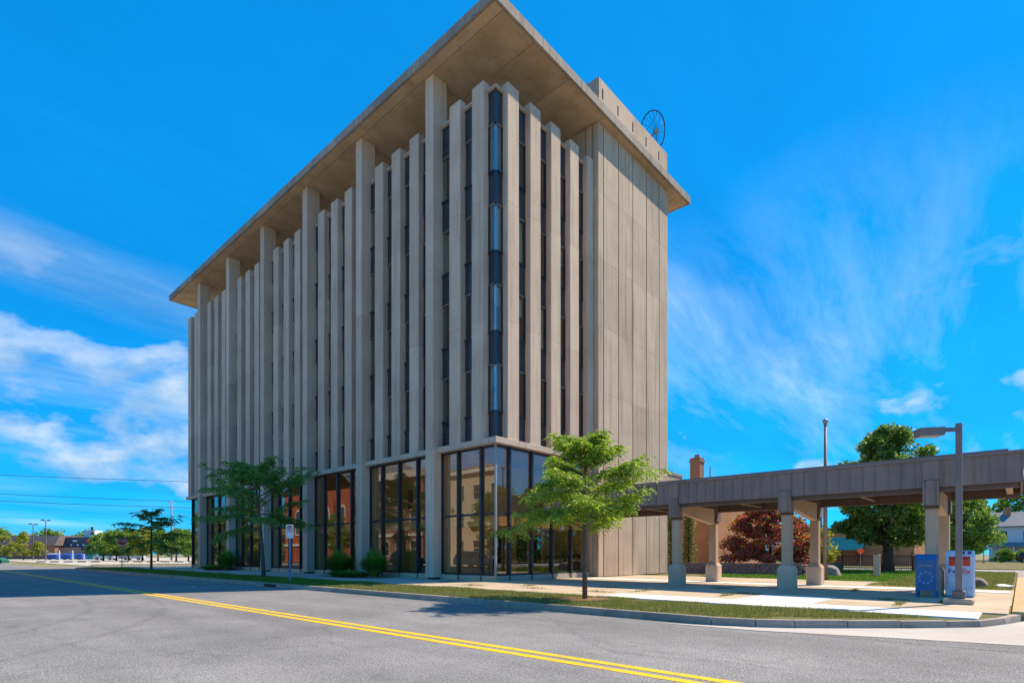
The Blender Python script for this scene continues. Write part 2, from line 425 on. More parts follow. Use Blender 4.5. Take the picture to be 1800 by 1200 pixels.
# ------------------------------------------------------------------ mesh helpers
class MB:
    def __init__(self):
        self.v, self.f = [], []

    def add(self, vs_, fs):
        o = len(self.v)
        self.v += [tuple(p) for p in vs_]
        self.f += [tuple(i + o for i in q) for q in fs]
        return self

    def box(self, x0, x1, y0, y1, z0, z1):
        if x0 > x1: x0, x1 = x1, x0
        if y0 > y1: y0, y1 = y1, y0
        return self.add([(x0, y0, z0), (x1, y0, z0), (x1, y1, z0), (x0, y1, z0), (x0, y0, z1), (x1, y0, z1), (x1, y1, z1), (x0, y1, z1)],
                        [(3, 2, 1, 0), (4, 5, 6, 7), (0, 1, 5, 4), (1, 2, 6, 5), (2, 3, 7, 6), (3, 0, 4, 7)])

    def cbox(self, x0, x1, y0, y1, z0, z1, c=0.02):
        """box with chamfered vertical edges and top rim"""
        def ring(d, z):
            return [(x0 + c + d, y0 + d, z), (x1 - c - d, y0 + d, z), (x1 - d, y0 + c + d, z), (x1 - d, y1 - c - d, z),
                    (x1 - c - d, y1 - d, z), (x0 + c + d, y1 - d, z), (x0 + d, y1 - c - d, z), (x0 + d, y0 + c + d, z)]
        vs_ = ring(0, z0) + ring(0, z1 - c) + ring(c * 0.7, z1)
        fs = [tuple(range(7, -1, -1)), tuple(range(16, 24))]
        for r_ in (0, 8):
            for i in range(8):
                j = (i + 1) % 8
                fs.append((r_ + i, r_ + j, r_ + 8 + j, r_ + 8 + i))
        return self.add(vs_, fs)

    def prism(self, poly, z0, z1):
        n = len(poly)
        vs_ = [(p[0], p[1], z0) for p in poly] + [(p[0], p[1], z1) for p in poly]
        fs = [tuple(range(n - 1, -1, -1)), tuple(range(n, 2 * n))] + [(i, (i + 1) % n, n + (i + 1) % n, n + i) for i in range(n)]
        return self.add(vs_, fs)

    def extr(self, poly, axis, a, b):
        """polygon given in the two other axes, extruded along axis 'x' or 'y' from a to b"""
        n = len(poly)
        if axis == 'x':
            vs_ = [(a, p[0], p[1]) for p in poly] + [(b, p[0], p[1]) for p in poly]
        else:
            vs_ = [(p[0], a, p[1]) for p in poly] + [(p[0], b, p[1]) for p in poly]
        fs = [tuple(range(n - 1, -1, -1)), tuple(range(n, 2 * n))] + [(i, (i + 1) % n, n + (i + 1) % n, n + i) for i in range(n)]
        return self.add(vs_, fs)

    def tube(self, pts, rad, n=8, cap=True):
        pts = [Vector(p) for p in pts]
        if not isinstance(rad, (list, tuple)):
            rad = [rad] * len(pts)
        o = len(self.v)
        up = Vector((0.13, 0.21, 1)).normalized()
        for i, p in enumerate(pts):
            t = (pts[min(i + 1, len(pts) - 1)] - pts[max(i - 1, 0)]).normalized()
            a = t.cross(up)
            if a.length < 1e-3:
                a = t.cross(Vector((1, 0, 0)))
            a.normalize()
            b = t.cross(a)
            for k in range(n):
                an = 2 * math.pi * k / n
                self.v.append(tuple(p + (a * math.cos(an) + b * math.sin(an)) * rad[i]))
        for i in range(len(pts) - 1):
            for k in range(n):
                j = (k + 1) % n
                self.f.append((o + i * n + k, o + i * n + j, o + (i + 1) * n + j, o + (i + 1) * n + k))
        if cap:
            self.f.append(tuple(o + k for k in range(n - 1, -1, -1)))
            e = o + (len(pts) - 1) * n
            self.f.append(tuple(e + k for k in range(n)))
        return self

    def sheet(self, poly, z):
        return self.add([(p[0], p[1], z) for p in poly], [tuple(range(len(poly)))])

    def mesh(self, name):
        me = bpy.data.meshes.new(name)
        me.from_pydata(self.v, [], self.f)
        me.update()
        return me

    def build(self, name, mat, parent=None, loc=(0, 0, 0), smooth=False, fix=True):
        me = self.mesh(name)
        if fix:
            bm = bmesh.new()
            bm.from_mesh(me)
            bmesh.ops.recalc_face_normals(bm, faces=bm.faces)
            bm.to_mesh(me)
            bm.free()
        me.materials.append(mat)
        if smooth:
            me.polygons.foreach_set('use_smooth', [True] * len(me.polygons))
        return link(name, me, parent, loc)


def link(name, me, parent=None, loc=(0, 0, 0), rz=0.0):
    o = bpy.data.objects.new(name, me)
    COL.objects.link(o)
    o.location = loc
    o.rotation_euler = (0, 0, rz)
    if parent is not None:
        o.parent = parent
    return o


def tag(o, label=None, cat=None, group=None, kind=None):
    if label: o['label'] = label
    if cat: o['category'] = cat
    if group: o['group'] = group
    if kind: o['kind'] = kind
    return o


def thing(name, label, cat, loc=(0, 0, 0), rz=0.0, group=None):
    o = link(name, None, None, loc, rz)
    o.empty_display_size = 0.3
    return tag(o, label, cat, group)


def copy_tree(o, parent=None):
    c = o.copy()
    COL.objects.link(c)
    c.parent = parent
    for ch in list(o.children):
        copy_tree(ch, c)
    return c


def shared(mb, name, mat, smooth=False):
    """mesh data to be shared between alike pieces"""
    o = mb.build(name, mat, None, smooth=smooth)
    me = o.data
    bpy.data.objects.remove(o)
    return me


def text_part(s, size, mat, parent, name, mw, ext=0.002):
    cu = bpy.data.curves.new(name, 'FONT')
    cu.body = s
    cu.size = size
    cu.align_x = 'CENTER'
    cu.align_y = 'CENTER'
    cu.extrude = ext
    cu.offset = size * 0.012
    tmp = bpy.data.objects.new('tmp_text', cu)
    COL.objects.link(tmp)
    bpy.context.view_layer.update()
    dg = bpy.context.evaluated_depsgraph_get()
    me = bpy.data.meshes.new_from_object(tmp.evaluated_get(dg))
    bpy.data.objects.remove(tmp)
    me.materials.clear()
    me.materials.append(mat)
    o = link(name, me, parent)
    o.matrix_local = mw
    return o


def facing(nx, ny, origin):
    """matrix for flat lettering lying in a vertical plane whose outward normal is (nx, ny)"""
    n = Vector((nx, ny, 0)).normalized()
    up = Vector((0, 0, 1))
    right = up.cross(n)
    m = Matrix(((right.x, up.x, n.x, origin[0]), (right.y, up.y, n.y, origin[1]), (right.z, up.z, n.z, origin[2]), (0, 0, 0, 1)))
    return m


def np_mesh(name, verts, quads, mat, parent=None, loc=(0, 0, 0), k=4):
    me = bpy.data.meshes.new(name)
    nv, nf = len(verts), len(quads)
    me.vertices.add(nv)
    me.vertices.foreach_set('co', np.asarray(verts, dtype=np.float32).ravel())
    me.loops.add(nf * k)
    me.loops.foreach_set('vertex_index', np.asarray(quads, dtype=np.int32).ravel())
    me.polygons.add(nf)
    me.polygons.foreach_set('loop_start', np.arange(0, nf * k, k, dtype=np.int32))
    me.polygons.foreach_set('loop_total', np.full(nf, k, dtype=np.int32))
    me.update(calc_edges=True)
    me.validate()
    me.materials.append(mat)
    return link(name, me, parent, loc)


def norm(a):
    return a / np.maximum(np.linalg.norm(a, axis=-1, keepdims=True), 1e-9)


def leaf_quads(c, d, L, Wd, r=rng, roll=1.0):
    """pointed leaves: centre c, long axis d, length L, width Wd (arrays)"""
    n = len(c)
    rv_ = norm(r.normal(size=(n, 3)) * roll + np.array([0, 0, 0.9]) * 0 + 1e-6)
    s = norm(np.cross(d, rv_))
    L = np.broadcast_to(np.asarray(L), (n,))[:, None]
    Wd = np.broadcast_to(np.asarray(Wd), (n,))[:, None]
    v = np.empty((n, 4, 3))
    v[:, 0] = c - d * L * 0.5
    v[:, 1] = c + s * Wd * 0.5 - d * L * 0.05
    v[:, 2] = c + d * L * 0.5
    v[:, 3] = c - s * Wd * 0.5 - d * L * 0.05
    q = np.arange(n * 4).reshape(n, 4)
    return v.reshape(-1, 3), q


# ================================================================== THE SETTING
g = MB().sheet([(-2500, -2500), (2500, -2500), (2500, 2500), (-2500, 2500)], -0.17).build('ground', M['ground'])
tag(g, 'dry grassy ground stretching to the horizon', 'ground', kind='structure')

rd = MB().sheet([(-20.8, -90), (-7.45, -90), (-7.45, 51), (-20.8, 51)], -0.14)
o = rd.build('road', M['asphalt'])
tag(o, 'aged grey asphalt street with double yellow centre line', 'road', kind='structure')
# painted double centre line: two stripes, children of the road
for xx in (-12.34, -12.06):
    MB().sheet([(xx - 0.075, -80), (xx + 0.075, -80), (xx + 0.075, 50.0), (xx - 0.075, 50.0)], -0.136).build('centre_line', M['yellow'], o)
# small white utility paint marks on the asphalt
WM = mat_paint('white_mark', (0.6, 0.6, 0.6), wear=0.5)
for (mx_, my_, ml, ma) in ((-9.0, 1.7, 0.5, 0.4), (-9.3, 1.2, 0.35, -0.2), (-9.6, 8.6, 1.1, 1.3), (-9.9, 7.8, 0.8, 1.4)):
    dx_, dy_ = math.cos(ma), math.sin(ma)
    MB().sheet([(mx_, my_), (mx_ + dx_ * ml, my_ + dy_ * ml), (mx_ + dx_ * ml - dy_ * 0.08, my_ + dy_ * ml + dx_ * 0.08), (mx_ - dy_ * 0.08, my_ + dx_ * 0.08)], -0.135).build('paint_mark', WM, o)
o = MB().sheet([(-120, 51), (120, 51), (120, 60.5), (-120, 60.5)], -0.14).build('cross_street', M['asphalt'])
tag(o, 'cross street beyond the far end of the office block', 'road', kind='structure')
o = MB().sheet([(-18.1, 60.5), (-7.45, 60.5), (-7.45, 400), (-18.1, 400)], -0.139).build('street_beyond', M['asphalt'])
tag(o, 'street running on past the junction', 'road', kind='structure')
o = MB().sheet([(-3.2, 63.5), (140, 63.5), (140, 220), (-3.2, 220)], -0.11).build('gravel_lot', M['gravel'])
tag(o, 'pale gravel lot across the side street', 'lot', kind='structure')
o = MB().sheet([(-60, -90), (-20.95, -90), (-20.95, 50.6), (-60, 50.6)], -0.03).build('opposite_pavement', M['walk'])
tag(o, 'pale concrete pavement on the near side of the street', 'pavement', kind='structure')
o = MB().box(-20.95, -20.80, -90, 50.6, -0.16, 0.0).build('opposite_kerb', M['kerb'])
tag(o, 'concrete kerb on the near side of the street', 'kerb', kind='structure')
# driveway beside the block and the street behind it
o = MB().sheet([(-7.45, -26.5), (36, -26.5), (36, -17.72), (-2.0, -17.72), (-4.2, -17.0), (-7.45, -14.2)], -0.137).build('driveway', M['asphalt'])
tag(o, 'asphalt driveway leading in beside the block', 'road', kind='structure')
o = MB().sheet([(-6.3, -26), (-3.6, -24.5), (-2.0, -17.72), (-3.2, -17.40), (-4.2, -17.05), (-5.35, -16.0), (-6.8, -14.35), (-7.4, -13.2), (-7.75, -12.0), (-7.6, -14.0), (-7.0, -16.0), (-6.5, -18)], -0.131).build('driveway_apron', M['walk'])
tag(o, 'pale concrete apron at the mouth of the driveway', 'pavement', kind='structure')
o = MB().sheet([(36, -120), (46, -120), (46, 51), (36, 51)], -0.132).build('back_street', mat_concrete('pale_asphalt', (0.36, 0.37, 0.40), (0.42, 0.43, 0.46), streak=0, stain_amt=0.2))
tag(o, 'pale street behind the black iron fence', 'road', kind='structure')
o = MB().sheet([(50, -120), (150, -120), (150, 50), (50, 50)], -0.12).build('far_lawn', M['lawn'])
tag(o, 'lawn in front of the white house', 'lawn', kind='structure')

# block base: everything between the kerbs stands on it
o = MB().prism([(-7.14, 46.5), (-7.14, -13.2), (-6.8, -14.2), (-5.3, -15.85), (-4.3, -16.75), (-3.2, -17.15), (-2.0, -17.40), (35.5, -17.40), (35.5, 50.8), (-3.0, 50.8), (-5.6, 49.6)], -0.5, -0.03).build('block_base', M['lawn'])
tag(o, 'bare soil and turf of the block inside the kerbs', 'ground', kind='structure')


# ---- kerb in cast sections with open joints
def offset_path(path, d):
    out = []
    for i, p in enumerate(path):
        a = Vector(path[max(i - 1, 0)]); b = Vector(path[min(i + 1, len(path) - 1)])
        t = (b - a).normalized()
        out.append((p[0] + t.y * d, p[1] - t.x * d))
    return out


kerb_path = [(-3.2, 50.9), (-4.6, 50.6), (-5.9, 49.7), (-6.9, 48.2), (-7.3, 46.5)]
y = 46.5
while y > -13.0:
    y = max(y - 3.0, -13.0)
    kerb_path.append((-7.3, y))
kerb_path += [(-7.12, -13.8), (-6.75, -14.4), (-6.1, -15.15), (-5.4, -15.9), (-4.75, -16.55), (-4.2, -17.0), (-3.2, -17.35), (-2.0, -17.6)]
kroot = link('kerb', None)
tag(kroot, 'grey concrete kerb along the lawn strip, curving into the driveway', 'kerb', kind='structure')
inner = offset_path(kerb_path, -0.17)
for i in range(len(kerb_path) - 1):
    a, b = kerb_path[i], kerb_path[i + 1]
    c, d = inner[i + 1], inner[i]
    z1 = 0.012 if i < len(kerb_path) - 6 else (0.005, -0.005, -0.015, -0.022, -0.025)[i - (len(kerb_path) - 6)]
    sh = 0.008
    t = (Vector(b) - Vector(a)).normalized() * sh
    m = MB()
    m.add([(a[0] + t.x, a[1] + t.y, -0.2), (b[0] - t.x, b[1] - t.y, -0.2), (c[0] - t.x, c[1] - t.y, -0.2), (d[0] + t.x, d[1] + t.y, -0.2),
           (a[0] * .85 + d[0] * .15 + t.x, a[1] * .85 + d[1] * .15 + t.y, z1), (b[0] * .85 + c[0] * .15 - t.x, b[1] * .85 + c[1] * .15 - t.y, z1), (c[0] - t.x, c[1] - t.y, z1), (d[0] + t.x, d[1] + t.y, z1)],
          [(3, 2, 1, 0), (4, 5, 6, 7), (0, 1, 5, 4), (1, 2, 6, 5), (2, 3, 7, 6), (3, 0, 4, 7)])
    m.build('kerb_section', M['kerb'], kroot)
o = MB().box(-7.40, -7.29, 6.1, 7.0, -0.13, -0.03)
dr_ = o.build('storm_drain', mat_plain('rusty_iron', (0.10, 0.035, 0.025), 0.8))
tag(dr_, 'rusty storm drain inlet set in the kerb', 'drain')
for k in range(5):
    MB().box(-7.415, -7.40, 6.18 + k * 0.17, 6.26 + k * 0.17, -0.125, -0.035).build('bar', M['dark'], dr_)
yk = link('yellow_kerb', None)
tag(yk, 'yellow painted kerb along the driveway', 'kerb', kind='structure')
x = -2.0
while x < 35:
    MB().cbox(x + 0.008, x + 2.99, -17.72, -17.42, -0.2, 0.03, 0.02).build('kerb_section', M['yellow_kerb'] if x < 22 else M['kerb'], yk)
    x += 3.0

# ---- paving: cast slabs with joints
plaza = link('plaza', None)
tag(plaza, 'tan concrete plaza beside the office entrance', 'plaza', kind='structure')
walk = link('sidewalk', None)
tag(walk, 'grey concrete sidewalk along the street face of the office block', 'pavement', kind='structure')
white = link('white_walk', None)
tag(white, 'bright new concrete walk crossing the plaza', 'pavement', kind='structure')


def slab_grid(parent, name, mat, x0, x1, y0, y1, nx, ny, ztop, jit=0.004, skip=None):
    dx, dy = (x1 - x0) / nx, (y1 - y0) / ny
    for i in range(nx):
        for j in range(ny):
            a, b = x0 + i * dx, y0 + j * dy
            if skip and skip(a + dx / 2, b + dy / 2):
                continue
            zt = ztop + random.uniform(-jit, jit)
            MB().cbox(a + 0.006, a + dx - 0.006, b + 0.006, b + dy - 0.006, -0.10, zt, 0.008).build(name, mat, parent)


slab_grid(walk, 'slab', M['walk'], -3.9, 0.20, 2.0, 41.0, 3, 26, 0.0)
slab_grid(walk, 'slab', M['walk'], -5.2, 16.0, 41.0, 44.5, 12, 2, 0.0)
slab_grid(plaza, 'slab', M['paver'], -4.0, 0.20, -8.0, 2.0, 3, 6, 0.0)
slab_grid(plaza, 'slab', M['paver'], 0.20, 12.2, -17.40, 0.55, 6, 9, 0.0, skip=lambda a, b: a > 7.6 and b < -12.8)
slab_grid(plaza, 'slab', M['paver'], -2.35, 0.20, -17.38, -8.0, 2, 5, 0.0, skip=lambda a, b: -14.4 < b < -10.9)
slab_grid(white, 'slab', M['walk_white'], -3.9, -2.35, -16.95, -8.0, 1, 6, 0.004)
slab_grid(white, 'slab', M['walk_white'], -2.35, 0.20, -13.6, -11.6, 2, 1, 0.004)
slab_grid(white, 'slab', M['walk_white'], 5.9, 7.2, -17.3, -0.5, 1, 10, 0.010)
# ---- far side: slabs of the cross walk beyond the junction
o = MB().sheet([(-3.2, 60.9), (120, 60.9), (120, 63.4), (-3.2, 63.4)], -0.05).build('verge', M['ground'])
tag(o, 'strip of dry grass beyond the cross street', 'verge', kind='structure')
o = MB().box(-3.2, 120, 60.6, 60.85, -0.17, -0.02).build('far_kerb', M['walk'])
tag(o, 'pale kerb on the far side of the cross street', 'kerb', kind='structure')


# ---- grass blades
def blades(name, mat, label, x0, x1, y0, y1, n, h0, h1, w, z=-0.03, dens=None, keep=None, seed=1):
    r = np.random.default_rng(seed)
    yy = r.uniform(0, 1, n)
    if dens:
        yy = yy ** dens
    yv = y0 + (y1 - y0) * yy
    xv = r.uniform(x0, x1, n)
    if keep is not None:
        k_ = keep(xv, yv)
        xv, yv = xv[k_], yv[k_]
        n = len(xv)
    patch = 0.5 + 0.5 * np.sin(xv * 1.7 + 1.3 * np.sin(yv * 0.9)) * np.sin(yv * 1.1 + 0.7)
    hh = r.uniform(h0, h1, n) * (0.6 + 0.6 * patch)
    a = r.uniform(0, 2 * np.pi, n)
    ww = w * r.uniform(0.6, 1.4, n)
    b = np.stack([xv, yv, np.full(n, z)], 1)
    s = np.stack([np.cos(a), np.sin(a), np.zeros(n)], 1) * ww[:, None]
    tip = b + np.stack([r.normal(0, 0.45, n) * hh, r.normal(0, 0.45, n) * hh, hh], 1)
    v = np.stack([b - s, b + s, tip], 1).reshape(-1, 3)
    q = np.arange(n * 3).reshape(n, 3)
    o_ = np_mesh(name, v, q, mat, k=3)
    return tag(o_, label, 'grass', kind='stuff')


def strip_keep(x, y):
    p = np.sin(x * 2.3 + 2.0 * np.sin(y * 1.1)) * np.sin(y * 1.7 + 1.1 * np.sin(x * 1.9)) + 0.5 * np.sin(x * 5.1 + y * 3.7)
    return ((y > -13.0) | ((x + 7.1) > (-13.0 - y) * 0.93)) & (p > -0.55)


blades('grass', M['grass'], 'short patchy grass of the sunny kerbside strip', -7.12, -4.0, 3.0, -16.4, 90000, 0.05, 0.11, 0.007, keep=strip_keep, seed=3)
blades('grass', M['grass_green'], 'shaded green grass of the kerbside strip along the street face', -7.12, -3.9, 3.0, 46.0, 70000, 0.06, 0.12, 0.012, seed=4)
blades('grass', M['grass_green'], 'bright green lawn between plaza and iron fence', 12.6, 34, -13.0, -4.0, 26000, 0.08, 0.16, 0.03, seed=5)
blades('grass', M['grass'], 'rough lawn between drop box and driveway', 8.0, 34, -17.3, -12.9, 34000, 0.06, 0.14, 0.018, seed=6)
blades('grass', M['grass'], 'dry grass along the far side of the cross street', -3, 40, 61, 63.4, 6000, 0.06, 0.18, 0.04, z=-0.05, seed=8)

# weeds along the slab joints of the plaza
r_w = np.random.default_rng(17)
V_ = []
for (wx, wy, wl, ax) in ((-2.35, -4.2, 1.2, 1), (-2.6, -1.2, 0.9, 1), (-1.2, -3.0, 0.7, 0), (-1.2, 2.0, 1.0, 0), (-0.9, -8.0, 1.4, 0), (-2.35, -7.0, 0.9, 1), (0.2, -5.9, 1.2, 1), (0.2, -11.0, 0.8, 1), (2.2, -9.4, 0.7, 1), (-1.1, -15.3, 0.9, 0), (0.3, -14.9, 0.7, 1), (0.35, -16.05, 0.5, 0), (4.2, -13.3, 0.6, 0), (-1.1, -10.9, 1.0, 0)):
    k_ = 160
    al = r_w.normal(0, wl * 0.4, k_); ac = r_w.normal(0, 0.05, k_)
    bx, by = (wx + ac, wy + al) if ax else (wx + al, wy + ac)
    hh_ = r_w.uniform(0.03, 0.11, k_) * np.exp(-(al / wl) ** 2)
    b_ = np.stack([bx, by, np.full(k_, -0.005)], 1)
    an_ = r_w.uniform(0, 2 * np.pi, k_)
    sd_ = np.stack([np.cos(an_), np.sin(an_), np.zeros(k_)], 1) * 0.010
    V_.append(np.stack([b_ - sd_, b_ + sd_, b_ + np.stack([r_w.normal(0, 0.6, k_) * hh_, r_w.normal(0, 0.6, k_) * hh_, hh_], 1)], 1).reshape(-1, 3))
V_ = np.concatenate(V_)
tag(np_mesh('weeds', V_, np.arange(len(V_)).reshape(-1, 3), M['grass'], k=3), 'weeds sprouting from the plaza joints', 'weeds', kind='stuff')

# ================================================================== THE OFFICE BLOCK
off = thing('office_building', 'tall tan concrete office block with vertical fins and broad flat overhanging roof', 'building')
PL, PR = 1.592, 1.615            # fin pitch on the street face and on the end face
Z0, ZF, ZC = 6.60, 23.15, 22.72  # top of first-floor slab, top of fins, top of glazing
FL = 40.0                        # length of the street face
# inner dark core behind the panes, slabs and back walls
MB().box(0.95, 15.6, 0.95, FL - 0.6, Z0 + 0.05, ZC - 0.1).build('core', M['interior'], off)
MB().box(0.42, 15.9, FL - 0.42, FL - 0.1, 0.0, ZC).build('end_wall', M['panel'], off)
MB().box(15.7, 16.0, 8.2, FL - 0.45, 0.0, ZC).build('back_wall', M['panel'], off)
# first-floor slab edge: the pale ledge over the shopfront
MB().cbox(-0.06, 7.80, -0.06, FL + 0.22, 6.33, 6.60, 0.015).build('ledge', M['trim'] if False else M['column'], off)
MB().box(0.2, 15.7, 0.2, FL - 0.2, 22.74, 22.80).build('terrace_floor', M['walk'], off)
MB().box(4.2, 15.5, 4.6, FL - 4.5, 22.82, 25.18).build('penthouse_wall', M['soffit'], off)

# fins: one mesh for each face, shared
cols = (2, 6, 10, 14, 18, 22)
FZ = [Z0 + 0.002, 12.10, 17.66, ZF]
for za, zb in zip(FZ[:-1], FZ[1:]):
    top = zb == ZF
    zb_ = zb if top else zb - 0.007
    ch_ = 0.018 if top else 0.006
    fin_l = shared(MB().cbox(0.0, 0.42, 0, 0.78, za, zb_, ch_), 'fin', M['precast'])
    fin_ln = shared(MB().cbox(0.0, 0.42, 0.16, 0.66, za, zb_, ch_), 'fin', M['precast'])
    fin_r = shared(MB().cbox(0, 0.78, 0.0, 0.42, za, zb_, ch_), 'fin', M['precast'])
    for k in range(25):
        link('fin', fin_ln if k in cols else fin_l, off, (0, 0.80 + PL * k, 0))
    for k in range(4):
        link('fin', fin_r, off, (0.80 + PR * k, 0, 0))
    MB().cbox(7.25, 7.84, 0.0, 0.42, za, zb_, ch_).build('fin', M['precast'], off)
# columns standing proud of the fins, floor to roof, in stacked pieces
footm = shared(MB().box(-0.20, 0.5, -0.22, 0.22, -0.02, 0.10), 'footing', M['joint'])
for n_c, (za, zb) in enumerate(((0.10, 6.46), (6.467, 15.0), (15.007, 25.19))):
    colm = shared(MB().cbox(-0.28, 0.62, -0.30, 0.30, za, zb, 0.012), 'column', M['column'])
    for k in cols:
        c = link('column', colm, off, (0, 0.80 + PL * k + 0.39, 0))
        if n_c == 0:
            link('footing', footm, c)

# glazing: windows and spandrels storey by storey
SILL = [7.86, 11.56, 15.26, 18.96]
HEAD = [10.08, 13.78, 17.48, 21.18]
SPAN = [(6.60, 7.86), (10.08, 11.56), (13.78, 15.26), (17.48, 18.96), (21.18, ZC)]
GX = 0.36


def slot_meshes(w, glass='glass', open_side=0):
    """pane, frame, blinds and spandrels of one glazed slot, w wide, lying in the local xz plane facing -y"""
    H = 2.22
    d = {}
    pa = -w / 2 + (0.0 if open_side < 0 else 0.05)
    pb = w / 2 - (0.0 if open_side > 0 else 0.05)
    d['pane'] = shared(MB().box(pa, pb, 0.0, 0.012, 0.06, H - 0.05), 'window', M[glass])
    fr = MB()
    if open_side >= 0:
        fr.box(-w / 2, -w / 2 + 0.06, -0.05, 0.05, 0, H)
    if open_side <= 0:
        fr.box(w / 2 - 0.06, w / 2, -0.05, 0.05, 0, H)
    fr.box(-w / 2 + 0.06, w / 2 - 0.06, -0.045, 0.05, 0, 0.06)
    d['frame'] = shared(fr, 'frame', M['frame'])
    d['head'] = shared(MB().box(-w / 2 + 0.06, w / 2 - 0.06, -0.055, 0.05, H - 0.05, H + 0.0), 'head', M['trim'])
    d['sill'] = shared(MB().box(-w / 2 + 0.06, w / 2 - 0.06, -0.09, -0.046, -0.02, 0.05), 'sill', M['frame'])
    for nm, frac in (('blind', 1.0), ('blind_half', 0.42)):
        b = MB()
        n = max(3, int(w / 0.09))
        for i in range(n):
            xx = -w / 2 + 0.07 + (w - 0.14) * (i + 0.5) / n
            b.add([(xx - 0.036, 0.16, H - 0.1 - (H - 0.2) * frac), (xx + 0.036, 0.135, H - 0.1 - (H - 0.2) * frac), (xx + 0.036, 0.135, H - 0.1), (xx - 0.036, 0.16, H - 0.1)], [(0, 1, 2, 3)])
        d[nm] = shared(b, 'blind', M['blind'])
        d[nm + '_dark'] = shared(b, 'blind', M['blind_dark'])
    for i, (a, b_) in enumerate(SPAN):
        s = MB().box(-w / 2, w / 2, -0.02, 0.04, 0.0, b_ - a)
        s.box(-w / 2, w / 2, -0.045, -0.02, 0.03, 0.075).box(-w / 2, w / 2, -0.045, -0.02, b_ - a - 0.09, b_ - a - 0.03)
        d['span%d' % i] = shared(s, 'spandrel', M['spandrel'])
    d['cap'] = shared(MB().box(-w / 2, w / 2, -0.10, 0.2, 0.0, 0.13), 'cap', M['column'])
    return d


def glaze_slot(d, x, y, rz, rr):
    for i in range(4):
        p = link('window', d['pane'], off, (x, y, SILL[i]), rz)
        link('frame', d['frame'], p)
        link('head', d['head'], p)
        link('sill', d['sill'], p)
        q = rr.random()
        if q < 0.62:
            link('blind', d[('blind' if q < 0.34 else 'blind_half') + ('_dark' if rr.random() < 0.3 else '')], p)
    for i, (a, b_) in enumerate(SPAN):
        link('spandrel', d['span%d' % i], off, (x, y, a), rz)
    link('cap', d['cap'], off, (x, y, ZC), rz)


rr = random.Random(5)
dw = slot_meshes(0.96)
dwr = slot_meshes(0.84)
dcl = slot_meshes(0.46, 'corner_glass', 1)
dcr = slot_meshes(0.46, 'corner_glass', -1)
for k in range(24):
    ya = 0.80 + PL * k + (0.66 if k in cols else 0.78)
    yb = 0.80 + PL * (k + 1) + (0.16 if (k + 1) in cols else 0.0)
    glaze_slot(dw, GX, (ya + yb) / 2, -math.pi / 2, rr)
for k in range(3):
    glaze_slot(dwr, 0.80 + PR * k + 0.78 + (PR - 0.78) / 2, GX, 0.0, rr)
glaze_slot(dwr, 6.84, GX, 0.0, rr)
# the mitred corner window
glaze_slot(dcl, GX, GX + 0.235, -math.pi / 2, rr)
glaze_slot(dcr, GX + 0.235, GX, 0.0, rr)
for a_, b_ in SPAN:
    MB().box(GX - 0.05, GX + 0.03, GX - 0.05, GX + 0.03, a_, b_).build('corner_post', M['spandrel'], off)

# stair core at the end face: tall blank wall of precast panels
core = MB().box(7.90, 16.0, -0.26, 8.2, 0.0, 25.19)
core.build('stair_core', M['joint'], off)
xs = [7.86, 8.37, 9.95, 11.56, 13.22, 14.88, 16.04]
zs = [0.03, 6.58, 10.28, 13.98, 17.68, 21.38, 25.18]
for i in range(6):
    for j in range(6):
        MB().cbox(xs[i] + 0.034, xs[i + 1] - 0.034, -0.30, -0.255, zs[j] + 0.0012, zs[j + 1] - 0.0012, 0.012).build('wall_panel', M['panel'], off)
# return of the stair core towards the corner
for (y0, y1) in ((-0.30, 0.10), (0.13, 0.55), (0.60, 2.2), (2.24, 4.5), (4.54, 8.1)):
    MB().box(7.855, 7.90, y0, y1, 0.03, 25.18).build('wall_panel', M['panel'], off)
for (y0, y1) in ((-0.28, 2.4), (2.44, 5.2), (5.24, 8.15)):
    MB().box(16.0, 16.04, y0, y1, 0.03, 25.18).build('wall_panel', M['panel'], off)

# roof slab with overhang, fascia and soffit panels
RX0, RX1, RY0, RY1, RZ = -0.95, 18.3, -0.85, 42.0, 25.20
roof = MB().box(RX0 + 0.08, RX1 - 0.08, RY0 + 0.08, RY1 - 0.08, RZ + 0.03, RZ + 0.46).build('roof', M['fascia'], off)
ylist = [RY0]
while ylist[-1] < RY1 - 0.1:
    ylist.append(min(ylist[-1] + 3.06, RY1))
for a, b in zip(ylist[:-1], ylist[1:]):
    MB().cbox(RX0, RX0 + 0.12, a + 0.004, b - 0.004, RZ, RZ + 0.48, 0.012).build('fascia_panel', M['fascia'], roof)
    MB().cbox(RX1 - 0.12, RX1, a + 0.004, b - 0.004, RZ, RZ + 0.48, 0.012).build('fascia_panel', M['fascia'], roof)
xl = [RX0 + 0.125 + (RX1 - RX0 - 0.25) * i / 6 for i in range(7)]
for a, b in zip(xl[:-1], xl[1:]):
    MB().cbox(a + 0.004, b - 0.004, RY0, RY0 + 0.12, RZ, RZ + 0.48, 0.012).build('fascia_panel', M['fascia'], roof)
    MB().cbox(a + 0.004, b - 0.004, RY1 - 0.12, RY1, RZ, RZ + 0.48, 0.012).build('fascia_panel', M['fascia'], roof)
sx = [RX0 + 0.14, -0.30, 1.85, 4.6, 7.84, 12.0, RX1 - 0.14]
sy = [RY0 + 0.14] + [0.80 + PL * k + 0.39 for k in cols] + [RY1 - 0.14]
for i in range(6):
    if i == 0:
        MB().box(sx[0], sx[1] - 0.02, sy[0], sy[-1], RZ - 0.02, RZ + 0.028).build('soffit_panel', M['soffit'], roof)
        continue
    for j in range(7):
        dz = random.uniform(-0.004, 0.004)
        MB().box(sx[i] + 0.018, sx[i + 1] - 0.018, sy[j] + 0.018, sy[j + 1] - 0.018, RZ + dz, RZ + 0.029).build('soffit_panel', M['soffit'], roof)

